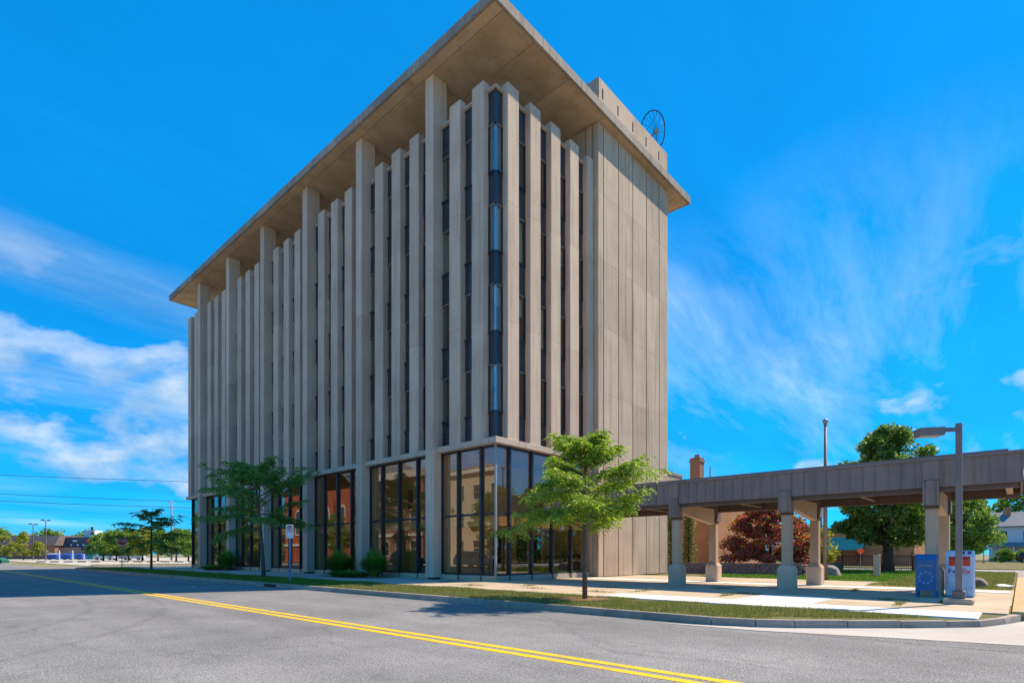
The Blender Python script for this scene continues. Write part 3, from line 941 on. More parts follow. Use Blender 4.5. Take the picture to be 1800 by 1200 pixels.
# parapet box of the stair core rising over the roof
MB().box(7.90, 16.0, -0.26, 7.6, RZ + 0.47, 27.60).build('parapet_core', M['joint'], off)
slx = [8.28, 9.89, 11.56, 13.17, 14.82]
px0 = 7.86
edges = [7.86] + slx + [16.04]
for i in range(6):
    a = edges[i] + (0.07 if i > 0 else 0)
    b = edges[i + 1] - (0.07 if i < 5 else 0)
    MB().box(a, b, -0.30, -0.255, 25.70, 27.65).build('parapet_panel', M['panel'], off)
for xx in slx:
    MB().box(xx - 0.068, xx + 0.068, -0.299, -0.256, 25.70, 26.62).build('parapet_panel', M['panel'], off)
    MB().box(xx - 0.068, xx + 0.068, -0.299, -0.256, 27.22, 27.648).build('parapet_panel', M['panel'], off)
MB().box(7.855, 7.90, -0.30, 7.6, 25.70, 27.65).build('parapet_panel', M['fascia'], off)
MB().box(16.0, 16.045, -0.30, 7.6, 25.70, 27.65).build('parapet_panel', M['panel'], off)

# ---- ground-floor shopfront
GI = 0.30
MB().box(GI - 0.06, GI + 0.30, 0.24, FL - 0.3, 0.0, 0.26).build('plinth', M['paver'], off)
MB().box(GI + 0.30, 7.86, 0.24, 0.60, 0.0, 0.26).build('plinth', M['walk'], off)
mull_l = shared(MB().cbox(-0.13, 0.07, -0.055, 0.055, 0.30, 6.33, 0.008).cbox(-0.10, -0.02, -0.02, 0.02, 0.02, 0.30, 0.005), 'mullion', M['frame'])
mull_r = shared(MB().cbox(-0.055, 0.055, -0.13, 0.07, 0.30, 6.33, 0.008).cbox(-0.02, 0.02, -0.10, -0.02, 0.02, 0.30, 0.005), 'mullion', M['frame'])
cent_l = [0.80 + PL * k + 0.39 for k in range(25)]
cent_r = [0.80 + PR * k + 0.39 for k in range(4)]
ys = [GI + 0.02]
for k, c in enumerate(cent_l):
    if k in cols:
        for s_ in (-0.34, 0.34):
            MB().box(GI - 0.05, GI + 0.05, c + s_ - 0.05, c + s_ + 0.05, 0.27, 6.33).build('jamb', M['frame'], off)
        ys += [c - 0.34, c + 0.34]
    else:
        link('mullion', mull_l, off, (GI, c, 0))
        ys.append(c)
ys.append(FL - 0.35)
PAIRS_L = [(a, b) for a, b in zip(ys[:-1], ys[1:]) if b - a > 0.75 or abs(b - a - (PL - 0.34)) < 0.01]
PAIRS_L = [(a, b) for a, b in zip(ys[:-1], ys[1:]) if not any(abs((a + b) / 2 - cent_l[k]) < 0.1 for k in cols)]
for (a, b) in PAIRS_L:
    for (z0, z1) in ((0.36, 3.10), (3.20, 6.22)):
        p = MB().box(GI, GI + 0.012, a + 0.05, b - 0.05, z0, z1).build('shop_window', M['shop_glass'], off)
        MB().box(GI - 0.03, GI + 0.05, a + 0.05, b - 0.05, z0 - 0.10, z0).build('rail', M['frame'], p)
    MB().box(GI - 0.03, GI + 0.05, a + 0.05, b - 0.05, 6.22, 6.33).build('rail', M['frame'], off)
xr = [GI + 0.02] + cent_r + [7.75]
for c in cent_r:
    link('mullion', mull_r, off, (c, GI, 0))
for (a, b) in zip(xr[:-1], xr[1:]):
    for (z0, z1) in ((0.36, 3.10), (3.20, 6.22)):
        p = MB().box(a + 0.05, b - 0.05, GI, GI + 0.012, z0, z1).build('shop_window', M['shop_glass'], off)
        MB().box(a + 0.05, b - 0.05, GI - 0.03, GI + 0.05, z0 - 0.10, z0).build('rail', M['frame'], p)
    MB().box(a + 0.05, b - 0.05, GI - 0.03, GI + 0.05, 6.22, 6.33).build('rail', M['frame'], off)
MB().box(GI - 0.05, GI + 0.04, GI - 0.05, GI + 0.04, 0.27, 6.33).build('corner_post', M['galv'], off)
# interior seen through the glass: floor, gallery bulkhead, ceiling, inner walls, low counters
MB().box(0.6, 15.6, 0.6, FL - 0.5, 0.10, 0.24).build('floor', M['interior_wall'], off)
MB().box(0.55, 2.2, 0.55, FL - 1, 2.62, 3.06).build('gallery_bulkhead', M['interior_beam'], off)
MB().box(2.2, 7.7, 0.55, 2.2, 2.62, 3.06).build('gallery_bulkhead', M['interior_beam'], off)
MB().box(0.6, 7.7, 0.6, FL - 0.5, 6.20, 6.32).build('ceiling', M['interior_wall'], off)
MB().box(2.9, 3.2, 3.6, FL - 0.5, 0.25, 6.2).build('inner_wall', M['interior_wall'], off)
MB().box(3.25, 7.85, 3.6, 3.8, 0.25, 6.2).build('inner_wall', M['interior_wall'], off)
for k in range(11):
    yy = 5.2 + k * 3.1
    MB().box(2.84, 2.89, yy, yy + 1.0, 0.25, 2.35).build('doorway', M['interior'], off)
    MB().box(2.85, 2.89, yy + 1.5, yy + 2.4, 3.9, 5.2).build('picture', M['blind_dark'] if k % 2 else M['white'], off)
for xx in (3.5, 5.4, 6.6):
    MB().box(xx, xx + 0.9, 3.54, 3.59, 0.25, 2.35).build('doorway', M['interior'], off)
for (a, b) in ((4.5, 5.95), (6.1, 7.6)):
    MB().box(a, b, 0.72, 0.80, 0.25, 1.25).build('counter', M['black'], off)
for yy in (3.75, 10.2, 16.6, 23.0, 29.2, 35.6):
    MB().box(0.5, 2.88, yy, yy + 0.12, 0.25, 6.2).build('inner_wall', M['interior_wall'], off)

# lower wing behind the stair core
wing = thing('office_wing', 'low tan concrete wing behind the office block, beside the brick chimney', 'building', (0, 0, 0))
MB().box(16.1, 22.0, 1.5, 22, 0, 7.1).build('wall', M['panel'], wing)
MB().box(16.1, 22.06, 1.44, 22.06, 7.1, 7.28).build('coping', M['fascia'], wing)

# ---- satellite dish on the stair core
dish = thing('satellite_dish', 'open wire satellite dish on the roof parapet', 'dish', (14.7, 0.5, 27.62))
dn = Vector((0.155, 0.90, 0.42)).normalized()
cz = Vector((0.35, -0.25, 1.25))
ua = dn.cross(Vector((0, 0, 1))).normalized()
ub = dn.cross(ua).normalized()
rad = 1.12
rim = [cz + (ua * math.cos(t) + ub * math.sin(t)) * rad for t in np.linspace(0, 2 * math.pi, 41)]
MB().tube(rim, 0.035, 6, cap=False).build('rim', M['dark'], dish)
for k in range(18):
    t = 2 * math.pi * k / 18
    e = cz + (ua * math.cos(t) + ub * math.sin(t)) * rad
    h0 = cz - dn * 0.26
    mid = (e + h0) / 2 - dn * 0.09
    MB().tube([h0, mid, e], 0.011, 4).build('rib', M['dark'], dish)
MB().tube([cz - dn * 0.36, cz - dn * 0.18], [0.20, 0.14], 10).build('hub', M['galv'], dish)
MB().tube([(0, 0, 0), (0.15, -0.1, 0.8), cz - dn * 0.33], 0.055, 8).build('mast', M['galv'], dish)
for k in range(3):
    t = 2 * math.pi * k / 3 + 0.5
    MB().tube([cz + (ua * math.cos(t) + ub * math.sin(t)) * rad * 0.9, cz + dn * 0.75], 0.014, 4).build('feed_strut', M['dark'], dish)
MB().tube([cz + dn * 0.62, cz + dn * 0.82], 0.06, 8).build('feed_horn', M['galv'], dish)
MB().tube([(0.62, -0.35, 0), (0.62, -0.40, 1.35)], 0.02, 5).build('brace', M['dark'], dish)

# ================================================================== ENTRANCE CANOPY
can = thing('entrance_canopy', 'long brown metal canopy with standing-seam fascia on tan pillars', 'canopy', (0, 0, 0))
CX0, CX1, CY0, CY1 = 3.08, 7.35, -17.6, -0.31
CZ0, CZ1 = 3.31, 4.14
MB().box(CX0 + 0.05, CX1 - 0.05, CY0 + 0.05, CY1, CZ0 + 0.32, CZ1 - 0.03).build('roof_deck', M['brown_dark'], can)
MB().cbox(CX0 - 0.05, CX1 + 0.05, CY0 - 0.05, CY1, CZ1 - 0.005, CZ1 + 0.075, 0.01).build('flashing', M['brown_metal'], can)
MB().box(CX0 + 0.4, CX1 - 0.4, CY0 + 0.3, CY1, CZ1 + 0.08, CZ1 + 0.19).build('roof_curb', M['brown_metal'], can)
n = int(round((CY1 - CY0) / 0.352))
st = (CY1 - CY0) / n
pan = shared(MB().box(0, 0.035, 0.006, st - 0.006, CZ0, CZ1 - 0.006).box(-0.026, 0.0, -0.012, 0.012, CZ0, CZ1 - 0.01), 'fascia_panel', M['brown_metal'])
panb = shared(MB().box(-0.035, 0, 0.006, st - 0.006, CZ0, CZ1 - 0.006).box(0.0, 0.026, -0.012, 0.012, CZ0, CZ1 - 0.01), 'fascia_panel', M['brown_metal'])
for i in range(n):
    link('fascia_panel', pan, can, (CX0, CY0 + i * st, 0))
    link('fascia_panel', panb, can, (CX1, CY0 + i * st, 0))
n2 = 12
st2 = (CX1 - CX0 - 0.1) / n2
for i in range(n2):
    a = CX0 + 0.05 + i * st2
    MB().box(a + 0.006, a + st2 - 0.006, CY0, CY0 + 0.035, CZ0, CZ1 - 0.006).box(a - 0.012, a + 0.012, CY0 - 0.026, CY0, CZ0, CZ1 - 0.01).build('fascia_panel', M['brown_metal'], can)
# girders under the deck
for xx in (CX0 + 0.12, CX1 - 0.30):
    MB().box(xx, xx + 0.18, CY0 + 0.06, CY1, CZ0 - 0.14, CZ0 + 0.34).build('girder', M['brown_dark'], can)
for yy in (-17.3, -13.4, -9.2, -5.0):
    MB().box(CX0 + 0.31, CX1 - 0.31, yy - 0.08, yy + 0.08, CZ0 - 0.02, CZ0 + 0.31).build('joist', M['canopy_tan'] if yy < -17 else M['brown_dark'], can)
for yy in (-7.11, -11.34, -15.53):
    # tapered cross beam between the two pillars
    MB().extr([(3.55, 2.98), (6.86, 2.62), (6.86, 3.32), (3.55, 3.32)], 'y', yy - 0.12, yy + 0.12).build('cross_beam', M['canopy_tan'], can)
    for xx, fx in ((3.36, CX0), (7.06, CX1)):
        p = MB().cbox(xx - 0.16, xx + 0.16, yy - 0.16, yy + 0.16, 0.80, 2.68, 0.03).build('pillar', M['canopy_tan'], can)
        MB().cbox(xx - 0.28, xx + 0.28, yy - 0.28, yy + 0.28, 0.0, 0.80, 0.05).cbox(xx - 0.23, xx + 0.23, yy - 0.23, yy + 0.23, 0.80, 0.86, 0.03).build('pedestal', M['pedestal'], p)
        s_ = -1 if fx == CX0 else 1
        MB().cbox(xx - 0.18, xx + 0.18, yy - 0.18, yy + 0.18, 2.68, 2.76, 0.01).build('collar', M['brown_dark'], p)
        e0, e1 = sorted((fx + s_ * 0.10, xx - s_ * 0.10))
        MB().cbox(e0, e1, yy - 0.13, yy + 0.13, 2.76, 3.52, 0.01).box(e0 + 0.02, e1 - 0.02, yy - 0.20, yy - 0.14, 2.76, 3.50).box(e0 + 0.02, e1 - 0.02, yy + 0.14, yy + 0.20, 2.76, 3.50).build('bracket', M['brown_metal'], p)
        e2, e3 = sorted((fx + s_ * 0.04, fx + s_ * 0.005))
        MB().box(e2, e3, yy - 0.20, yy + 0.20, 3.53, CZ1 - 0.02).build('cover_plate', M['brown_metal'], p)


# ================================================================== TREES
def sweep(p0, d0, length, n, droop, wander, r):
    """points of a gently wandering branch"""
    pts = [np.array(p0, float)]
    d = norm(np.array(d0, float)[None])[0]
    for i in range(n):
        d = norm((d + r.normal(0, wander, 3) + np.array([0, 0, -droop]))[None])[0]
        pts.append(pts[-1] + d * length / n)
    return pts


def locust_tree(label, loc, z0, z1, rad, mat, seed, lean=(0, 0), nl=22, jit=0.0, trunk_r=0.07, leaf=0.085, dense=1.0, bark='bark', group=None, name='locust_tree', fr_len=0.20, rz=0.0):
    r = np.random.default_rng(seed)
    t = thing(name, label, 'tree', loc, rz, group)
    H = z1
    tp = [np.array([0, 0, -0.05]), np.array([lean[0] * 0.25, lean[1] * 0.25, H * 0.25]), np.array([lean[0] * 0.6, lean[1] * 0.6, H * 0.5]), np.array([lean[0], lean[1], H * 0.74]), np.array([lean[0] * 1.1 + 0.1, lean[1] * 1.1, H * 0.93])]
    tr = MB()
    tr.tube(tp, [trunk_r * 1.15, trunk_r, trunk_r * 0.8, trunk_r * 0.5, trunk_r * 0.18], 9)
    C, D = [], []

    def at_h(z):
        zs_ = [p[2] for p in tp]
        return np.array([np.interp(z, zs_, [p[i] for p in tp]) for i in range(3)])
    for i in range(nl):
        q = (i + 0.5) / nl
        z = z0 + (z1 * 0.92 - z0) * q ** 1.05
        a = i * 2.39996 + r.normal(0, 0.25)
        prof = (0.80 + 0.35 * math.sin(min(1, q * 1.4) * math.pi)) * (1.0 if q < 0.55 else 1.0 - 0.62 * (q - 0.55) / 0.45)
        L = rad * prof * r.uniform(0.80, 1.12)
        el = 0.10 + 0.55 * q + jit * r.uniform(-0.25, 0.75)
        p = at_h(z - 0.25 * (0.3 + q))
        pts = sweep(p, (math.cos(a), math.sin(a), el), L, 7, 0.045, 0.07, r)
        rr_ = [trunk_r * 0.34 * (1 - 0.13 * k) for k in range(8)]
        tr.tube(pts, [max(0.006, v) for v in rr_], 5, cap=False)
        for j in range(2, 8):
            base = pts[j]
            dirn = norm((pts[j] - pts[j - 1])[None])[0]
            for sgn in ((-1, 1) if j < 7 else (0,)):
                tl = L * r.uniform(0.22, 0.42) * (1.1 - 0.08 * j)
                side = np.array([-dirn[1], dirn[0], 0]) * sgn
                tw = sweep(base, dirn * 0.55 + side * 0.8 + np.array([0, 0, 0.12]), tl, 4, 0.09, 0.10, r)
                tr.tube(tw, [0.010, 0.008, 0.006, 0.005, 0.004], 4, cap=False)
                for k in range(1, 5):
                    for _ in range(max(1, int(round(2.6 * dense)))):
                        f = r.uniform(0, 1)
                        b = tw[k - 1] * (1 - f) + tw[k] * f + r.normal(0, 0.03, 3)
                        td = norm((tw[k] - tw[k - 1])[None])[0]
                        az = r.uniform(0, 2 * math.pi)
                        fd = norm((td * 0.6 + np.array([math.cos(az), math.sin(az), r.uniform(-0.5, 0.25)]))[None])[0]
                        fl = fr_len * r.uniform(0.75, 1.3)
                        nleaf = 9
                        sd_ = norm(np.cross(fd, np.array([0, 0, 1.0]))[None])[0]
                        for m_ in range(nleaf):
                            s2 = (m_ + 0.7) / nleaf
                            c = b + fd * fl * s2 + np.array([0, 0, -0.45 * fl * s2 * s2])
                            sg = 1 if m_ % 2 else -1
                            dd = sd_ * sg * 0.8 + fd * 0.5 + np.array([0, 0, -0.35])
                            C.append(c + sd_ * sg * leaf * 0.42)
                            D.append(dd)
    tr.build('trunk', M[bark], t, smooth=True, fix=False)
    C = np.array(C); D = norm(np.array(D) + r.normal(0, 0.18, (len(D), 3)))
    v, q = leaf_quads(C, D, leaf * r.uniform(0.75, 1.3, len(C)), leaf * 0.42 * r.uniform(0.8, 1.3, len(C)), r)
    np_mesh('crown', v, q, mat, t)
    return t


def broad_tree(label, loc, z0, z1, rad, mat, seed, n_clump=70, per=170, leaf=0.22, trunk_r=0.22, shape='egg', group=None, name='broadleaf_tree', bark='bark_dark', clump_r=0.75, trunk_h=None, flat=0.75):
    r = np.random.default_rng(seed)
    t = thing(name, label, 'tree', loc, 0, group)
    H = z1 - z0
    tr = MB()
    th = trunk_h or (z0 + H * 0.55)
    tr.tube([(0, 0, -0.1), (0.02, 0.01, th * 0.12), (0.03, -0.02, th * 0.5), (0, 0.03, th)], [trunk_r * 1.35, trunk_r, trunk_r * 0.75, trunk_r * 0.25], 9)
    C, D = [], []
    for i in range(n_clump):
        q = r.uniform(0, 1)
        if shape == 'egg':
            pr = math.sin(math.pi * (0.10 + 0.87 * q ** 0.80)) ** 0.75
        elif shape == 'cone':
            pr = (1 - q) ** 0.8 + 0.05
        elif shape == 'dome':
            pr = math.sqrt(max(0.02, 1 - q ** 2))
        else:
            pr = math.sin(math.pi * (0.08 + 0.9 * q)) ** 0.6
        a = r.uniform(0, 2 * math.pi)
        rr_ = rad * pr * math.sqrt(r.uniform(0.22, 1.0)) * r.uniform(0.85, 1.10)
        c = np.array([math.cos(a) * rr_, math.sin(a) * rr_, z0 + H * q])
        if i % 3 == 0:
            zb = max(z0 * 0.8, c[2] - 0.5 * rr_ - 0.4)
            zb = min(zb, th * 0.97)
            tr.tube([(0, 0, zb), tuple(c * np.array([0.5, 0.5, 0]) + np.array([0, 0, (zb + c[2]) / 2 + 0.1])), tuple(c)], [trunk_r * 0.28, trunk_r * 0.16, 0.012], 5, cap=False)
        cr = clump_r * r.uniform(0.65, 1.3)
        k = int(per * r.uniform(0.6, 1.2))
        u = norm(r.normal(size=(k, 3))) * (r.uniform(0, 1, (k, 1)) ** 0.42) * cr * np.array([1, 1, flat])
        C.append(c + u)
        D.append(norm(u + r.normal(0, cr * 0.6, (k, 3)) + np.array([0, 0, -0.15 * cr])))
    tr.build('trunk', M[bark], t, smooth=True, fix=False)
    C = np.concatenate(C); D = np.concatenate(D)
    v, q = leaf_quads(C, D, leaf * r.uniform(0.7, 1.3, len(C)), leaf * 0.62 * r.uniform(0.7, 1.3, len(C)), r)
    np_mesh('crown', v, q, mat, t)
    return t


# street trees
locust_tree('feathery bright green honey locust in front of the entrance corner', (-5.1, -8.42, -0.02), 1.95, 5.15, 1.82, M['locust'], 21, nl=30, jit=0.9, trunk_r=0.066, leaf=0.092, dense=1.0, fr_len=0.26)
locust_tree('slender honey locust with leaning trunk before the shopfront, beside the parking sign', (-4.54, 13.5, -0.02), 3.0, 6.9, 3.1, M['locust_dark'], 33, lean=(-0.1, 0.75), nl=26, jit=1.0, trunk_r=0.10, leaf=0.14, dense=0.62, fr_len=0.36)
locust_tree('small dark layered tree beside the stop sign at the far corner', (-3.3, 38.6, -0.02), 2.1, 5.7, 2.4, M['oak'], 45, nl=17, trunk_r=0.09, leaf=0.17, dense=0.55, fr_len=0.34, bark='bark_dark', name='layered_tree')
# mulch rings
for (lx, ly, rr_, lab) in ((-5.1, -8.42, 0.75, 'ring of reddish mulch round the entrance-corner tree'), (-4.54, 13.5, 0.7, 'ring of mulch round the leaning shopfront tree')):
    ring = [(lx + rr_ * math.cos(a) * random.uniform(0.85, 1.1), ly + rr_ * math.sin(a) * random.uniform(0.85, 1.1)) for a in np.linspace(0, 2 * math.pi, 25)[:-1]]
    m = MB()
    m.prism(ring, -0.05, 0.012)
    tag(m.build('mulch', M['mulch'], fix=True), lab, 'mulch', kind='structure')

# big trees and planting at the right
broad_tree('large dark green tree on the lawn before the iron fence', (30.3, -10.4, -0.03), 2.3, 10.2, 3.45, M['oak'], 52, n_clump=150, per=190, leaf=0.27, trunk_r=0.36, clump_r=0.85)
broad_tree('mid-green rounded tree between the last pillar and the white house', (43.4, -14.0, -0.03), 1.6, 6.3, 2.2, M['oak_light'], 57, n_clump=90, per=150, leaf=0.26, trunk_r=0.2, clump_r=0.7)
broad_tree('purple-leaved plum tree behind the retaining wall', (21.5, -5.0, 0.1), 0.8, 4.5, 2.9, M['purple_leaf'], 61, n_clump=150, per=190, leaf=0.18, trunk_r=0.12, clump_r=0.55, shape='dome', name='plum_tree', flat=0.6)
broad_tree('young yellow-green shrub beyond the purple tree', (31.5, -5.7, 0.0), 0.4, 3.1, 1.2, M['yellow_leaf'], 63, n_clump=30, per=120, leaf=0.18, trunk_r=0.06, clump_r=0.5, name='leafy_shrub')
for i, (ex, ey, lab) in enumerate(((18.6, 0.75, 'narrow evergreen against the end of the office wall'), (18.9, -0.45, 'narrow evergreen in front of the orange brick wall'))):
    e = thing('narrow_evergreen', lab, 'tree', (ex, ey, 0.0), 0, 'narrow evergreens beside the office wall')
    r = np.random.default_rng(70 + i)
    MB().tube([(0, 0, 0), (0, 0, 4.6)], [0.09, 0.02], 7).build('trunk', M['bark_dark'], e)
    C, D = [], []
    for z in np.arange(0.25, 4.7, 0.17):
        for a in np.arange(0, 2 * math.pi, 0.52):
            a2 = a + r.uniform(-0.3, 0.3)
            L = 0.62 * (1 - 0.5 * z / 4.8) * r.uniform(0.6, 1.15)
            for s2 in np.linspace(0.25, 1, 8):
                for kk in range(2):
                    C.append((math.cos(a2) * L * s2 + r.normal(0, .03), math.sin(a2) * L * s2 + r.normal(0, .03), z + 0.12 * s2 - 0.22 * s2 * s2 + r.normal(0, .03)))
                    D.append((math.cos(a2 + r.normal(0, .7)), math.sin(a2 + r.normal(0, .7)), -0.3 + r.normal(0, .25)))
    v, q = leaf_quads(np.array(C), norm(np.array(D)), 0.15, 0.05, r)
    np_mesh('crown', v, q, M['spruce'], e)

# ornamental grass clumps against the shopfront
for i, (gx, gy, gh, gr, lab) in enumerate(((-0.85, 11.9, 1.4, 1.35, 'tall arching ornamental grass, the wider clump left of a column foot'), (-0.85, 8.3, 1.35, 1.15, 'rounded ornamental grass clump right of a column foot'),
                                           (-0.8, 28.6, 1.45, 1.1, 'small upright ornamental grass clump near the far end of the shopfront'), (-1.3, 10.2, 0.35, 1.1, 'low spreading grass edging between the two tall clumps'), (-1.2, 30.3, 0.4, 1.0, 'low trailing grass beside the upright far clump'))):
    r = np.random.default_rng(90 + i)
    n = 2600
    a = r.uniform(0, 2 * np.pi, n)
    lean_ = r.uniform(0.05, 1.0, n) ** 0.7
    hh = gh * r.uniform(0.55, 1.05, n)
    base = np.stack([np.cos(a) * 0.22 * r.uniform(0, 1, n), np.sin(a) * 0.22 * r.uniform(0, 1, n), np.zeros(n)], 1)
    if i >= 3:
        base[:, 1] += r.uniform(-1.3, 1.3, n)
    dv = np.stack([np.cos(a), np.sin(a)], 1)
    V = []
    for s2 in (0, 0.4, 0.75, 1.0):
        out = dv * (gr * lean_ * s2 ** 1.5)[:, None]
        zz = hh * (s2 * (1.35 - 0.55 * lean_ * s2 ** 1.2) - 0.25 * lean_ * s2 ** 3)
        V.append(base + np.concatenate([out, zz[:, None]], 1))
    sdv = np.stack([-np.sin(a), np.cos(a), np.zeros(n)], 1)
    wd = (0.014, 0.013, 0.009, 0.001)
    P = np.stack([V[k] + sg * sdv * wd[k] for k in range(4) for sg in (-1, 1)], 1)
    q = []
    idx = np.arange(n)[:, None] * 8
    Q = np.concatenate([idx + np.array([[2 * k, 2 * k + 1, 2 * k + 3, 2 * k + 2]]) for k in range(3)], 0)
    t_ = thing('ornamental_grass', lab, 'grass clump', (gx, gy, 0.0), 0, 'ornamental grasses along the shopfront')
    np_mesh('blades', P.reshape(-1, 3), Q, M['reed'], t_)

# ================================================================== STREET FURNITURE
# no-parking sign
sg = thing('parking_sign', 'white no-parking sign on a blue post at the kerbside', 'sign', (-6.2, 7.02, 0))
MB().box(-0.035, 0.035, -0.025, 0.025, -0.1, 2.62).build('post', M['post_blue'], sg)
fn = Vector((-0.74, -0.67, 0)).normalized()
fr_ = Vector((0, 0, 1)).cross(fn)


def plate_part(name, parent, mat, c, w, h, th, off_=0.0, nrm=fn):
    rt = Vector((0, 0, 1)).cross(nrm)
    o0 = Vector(c) + nrm * off_
    vs_ = []
    for d in (0, th):
        for a, b in ((-1, -1), (1, -1), (1, 1), (-1, 1)):
            vs_.append(tuple(o0 + rt * a * w / 2 + Vector((0, 0, b * h / 2)) + nrm * d))
    return MB().add(vs_, [(3, 2, 1, 0), (4, 5, 6, 7), (0, 1, 5, 4), (1, 2, 6, 5), (2, 3, 7, 6), (3, 0, 4, 7)]).build(name, mat, parent)


def ring_part(name, parent, mat, c, r0, r1, nrm, off_=0.0, n=28):
    rt = Vector((0, 0, 1)).cross(nrm)
    m = MB()
    vs_, fs = [], []
    for k in range(n):
        t = 2 * math.pi * k / n
        e = rt * math.cos(t) + Vector((0, 0, math.sin(t)))
        vs_ += [tuple(Vector(c) + nrm * off_ + e * r0), tuple(Vector(c) + nrm * off_ + e * r1), tuple(Vector(c) + nrm * (off_ - 0.006) + e * r1)]
    for k in range(n):
        j = (k + 1) % n
        fs.append((3 * k, 3 * k + 1, 3 * j + 1, 3 * j))
        fs.append((3 * k + 1, 3 * k + 2, 3 * j + 2, 3 * j + 1))
    return m.add(vs_, fs).build(name, mat, parent, fix=False)


pl = plate_part('plate', sg, M['sign_white'], (0, 0, 2.36), 0.34, 0.50, 0.004, 0.04)
text_part('P', 0.26, M['black'], pl, 'letter', facing(fn.x, fn.y, Vector((0, 0, 2.43)) + fn * 0.047))
ring_part('prohibition_ring', pl, M['red'], (0, 0, 2.43), 0.105, 0.135, fn, 0.052)
sl = plate_part('slash', pl, M['red'], (0, 0, 2.43), 0.026, 0.22, 0.002, 0.050)
sl.data.transform(Matrix.Translation((0, 0, 2.43)) @ Matrix.Rotation(R(45), 4, fn) @ Matrix.Translation((0, 0, -2.43)))
text_part('NO PARKING', 0.045, M['black'], pl, 'lettering', facing(fn.x, fn.y, Vector((0, 0, 2.24)) + fn * 0.047))
plate_part('lower_plate', sg, M['sign_white'], (0, 0, 2.045), 0.34, 0.11, 0.004, 0.04)

# stop sign
st_ = thing('stop_sign', 'red octagonal stop sign at the far street corner', 'sign', (-5.0, 40.6, 0))
sn = Vector((-0.50, -0.87, 0)).normalized()
MB().box(-0.03, 0.03, -0.03, 0.03, -0.1, 2.05).build('post', M['galv'], st_)
rt = Vector((0, 0, 1)).cross(sn)
for nm, rr_, mt, of in (('border', 0.45, M['sign_white'], 0.035), ('face', 0.415, M['red'], 0.042)):
    vs_ = []
    for d in (0, 0.004):
        for k in range(8):
            t = math.pi / 8 + k * math.pi / 4
            vs_.append(tuple(Vector((0, 0, 2.45)) + sn * (of + d) + (rt * math.cos(t) + Vector((0, 0, math.sin(t)))) * rr_))
    MB().add(vs_, [tuple(range(7, -1, -1)), tuple(range(8, 16))] + [(i, (i + 1) % 8, 8 + (i + 1) % 8, 8 + i) for i in range(8)]).build(nm, mt, st_)
text_part('STOP', 0.36, M['sign_white'], st_, 'lettering', facing(sn.x, sn.y, Vector((0, 0, 2.45)) + sn * 0.050))
pp = plate_part('all_way_plate', st_, M['red'], (0, 0, 1.93), 0.45, 0.15, 0.004, 0.035, sn)
text_part('ALL WAY', 0.10, M['sign_white'], pp, 'lettering', facing(sn.x, sn.y, Vector((0, 0, 1.93)) + sn * 0.042))

# area light pole with shoebox head
lp = thing('lamp_post', 'square brown parking-lot lamp post with one shoebox head', 'lamp post', (0.0, -16.4, 0))
MB().cbox(-0.30, 0.30, -0.30, 0.30, -0.05, 0.14, 0.03).build('base', M['pedestal'], lp)
MB().cbox(-0.13, 0.13, -0.13, 0.13, 0.14, 0.34, 0.02).build('base_cover', M['pole_brown'], lp)
MB().cbox(-0.068, 0.068, -0.068, 0.068, 0.34, 4.60, 0.008).build('pole', M['pole_brown'], lp)
ad = Vector((-0.48, 0.88, 0)).normalized()
def obox(c, d, l, w, h, name, mat, parent):
    c = Vector(c); d = Vector(d); s = Vector((-d.y, d.x, 0)); u = Vector((0, 0, 1))
    vs_ = [tuple(c + d * a * l / 2 + s * b * w / 2 + u * e * h / 2) for e in (-1, 1) for a, b in ((-1, -1), (1, -1), (1, 1), (-1, 1))]
    return MB().add(vs_, [(3, 2, 1, 0), (4, 5, 6, 7), (0, 1, 5, 4), (1, 2, 6, 5), (2, 3, 7, 6), (3, 0, 4, 7)]).build(name, mat, parent)
obox(ad * 0.22 + Vector((0, 0, 4.45)), ad, 0.34, 0.07, 0.10, 'arm', M['pole_brown'], lp)
hd = obox(ad * 0.66 + Vector((0, 0, 4.40)), ad, 0.56, 0.36, 0.20, 'lamp_head', M['pole_brown'], lp)
obox(ad * 0.66 + Vector((0, 0, 4.292)), ad, 0.48, 0.30, 0.012, 'lens', M['lamp_lens'], hd)

# blue collection mailbox
mb_ = thing('mailbox', 'blue street collection mailbox with rounded top', 'mailbox', (2.4, -15.5, 0))
prof = [(-0.27, 0.20), (0.27, 0.20)] + [(0.27, 1.02)] + [(0.27 * math.cos(a), 1.02 + 0.25 * math.sin(a)) for a in np.linspace(0.12, math.pi - 0.12, 14)] + [(-0.27, 1.02)]
MB().extr([(p[0], p[1]) for p in prof], 'y', -0.25, 0.25).build('body', M['mail_blue'], mb_)
for sx_ in (-0.24, 0.24):
    for sy_ in (-0.22, 0.22):
        MB().box(sx_ - 0.03, sx_ + 0.03, sy_ - 0.03, sy_ + 0.03, 0.0, 0.20).build('leg', M['mail_blue'], mb_)
MB().cbox(-0.305, -0.262, -0.22, 0.22, 0.94, 1.12, 0.01).build('chute_hood', M['mail_blue'], mb_)
MB().box(-0.300, -0.272, -0.17, 0.17, 0.915, 0.94).build('chute_handle', M['galv'], mb_)
MB().box(-0.276, -0.270, -0.20, 0.20, 0.30, 0.86).build('door', M['mail_blue'], mb_)
EMB = mat_plain('pale_blue_print', (0.30, 0.48, 0.78), 0.5)
for k in range(9):
    a0, a1 = 2 * math.pi * k / 9, 2 * math.pi * (k + 0.5) / 9
    MB().add([(-0.2785, r_ * math.cos(a), 0.58 + r_ * math.sin(a)) for r_, a in ((0.145, a0), (0.185, a0), (0.17, a1), (0.155, a1))], [(0, 1, 2, 3)]).build('emblem_mark', EMB, mb_)
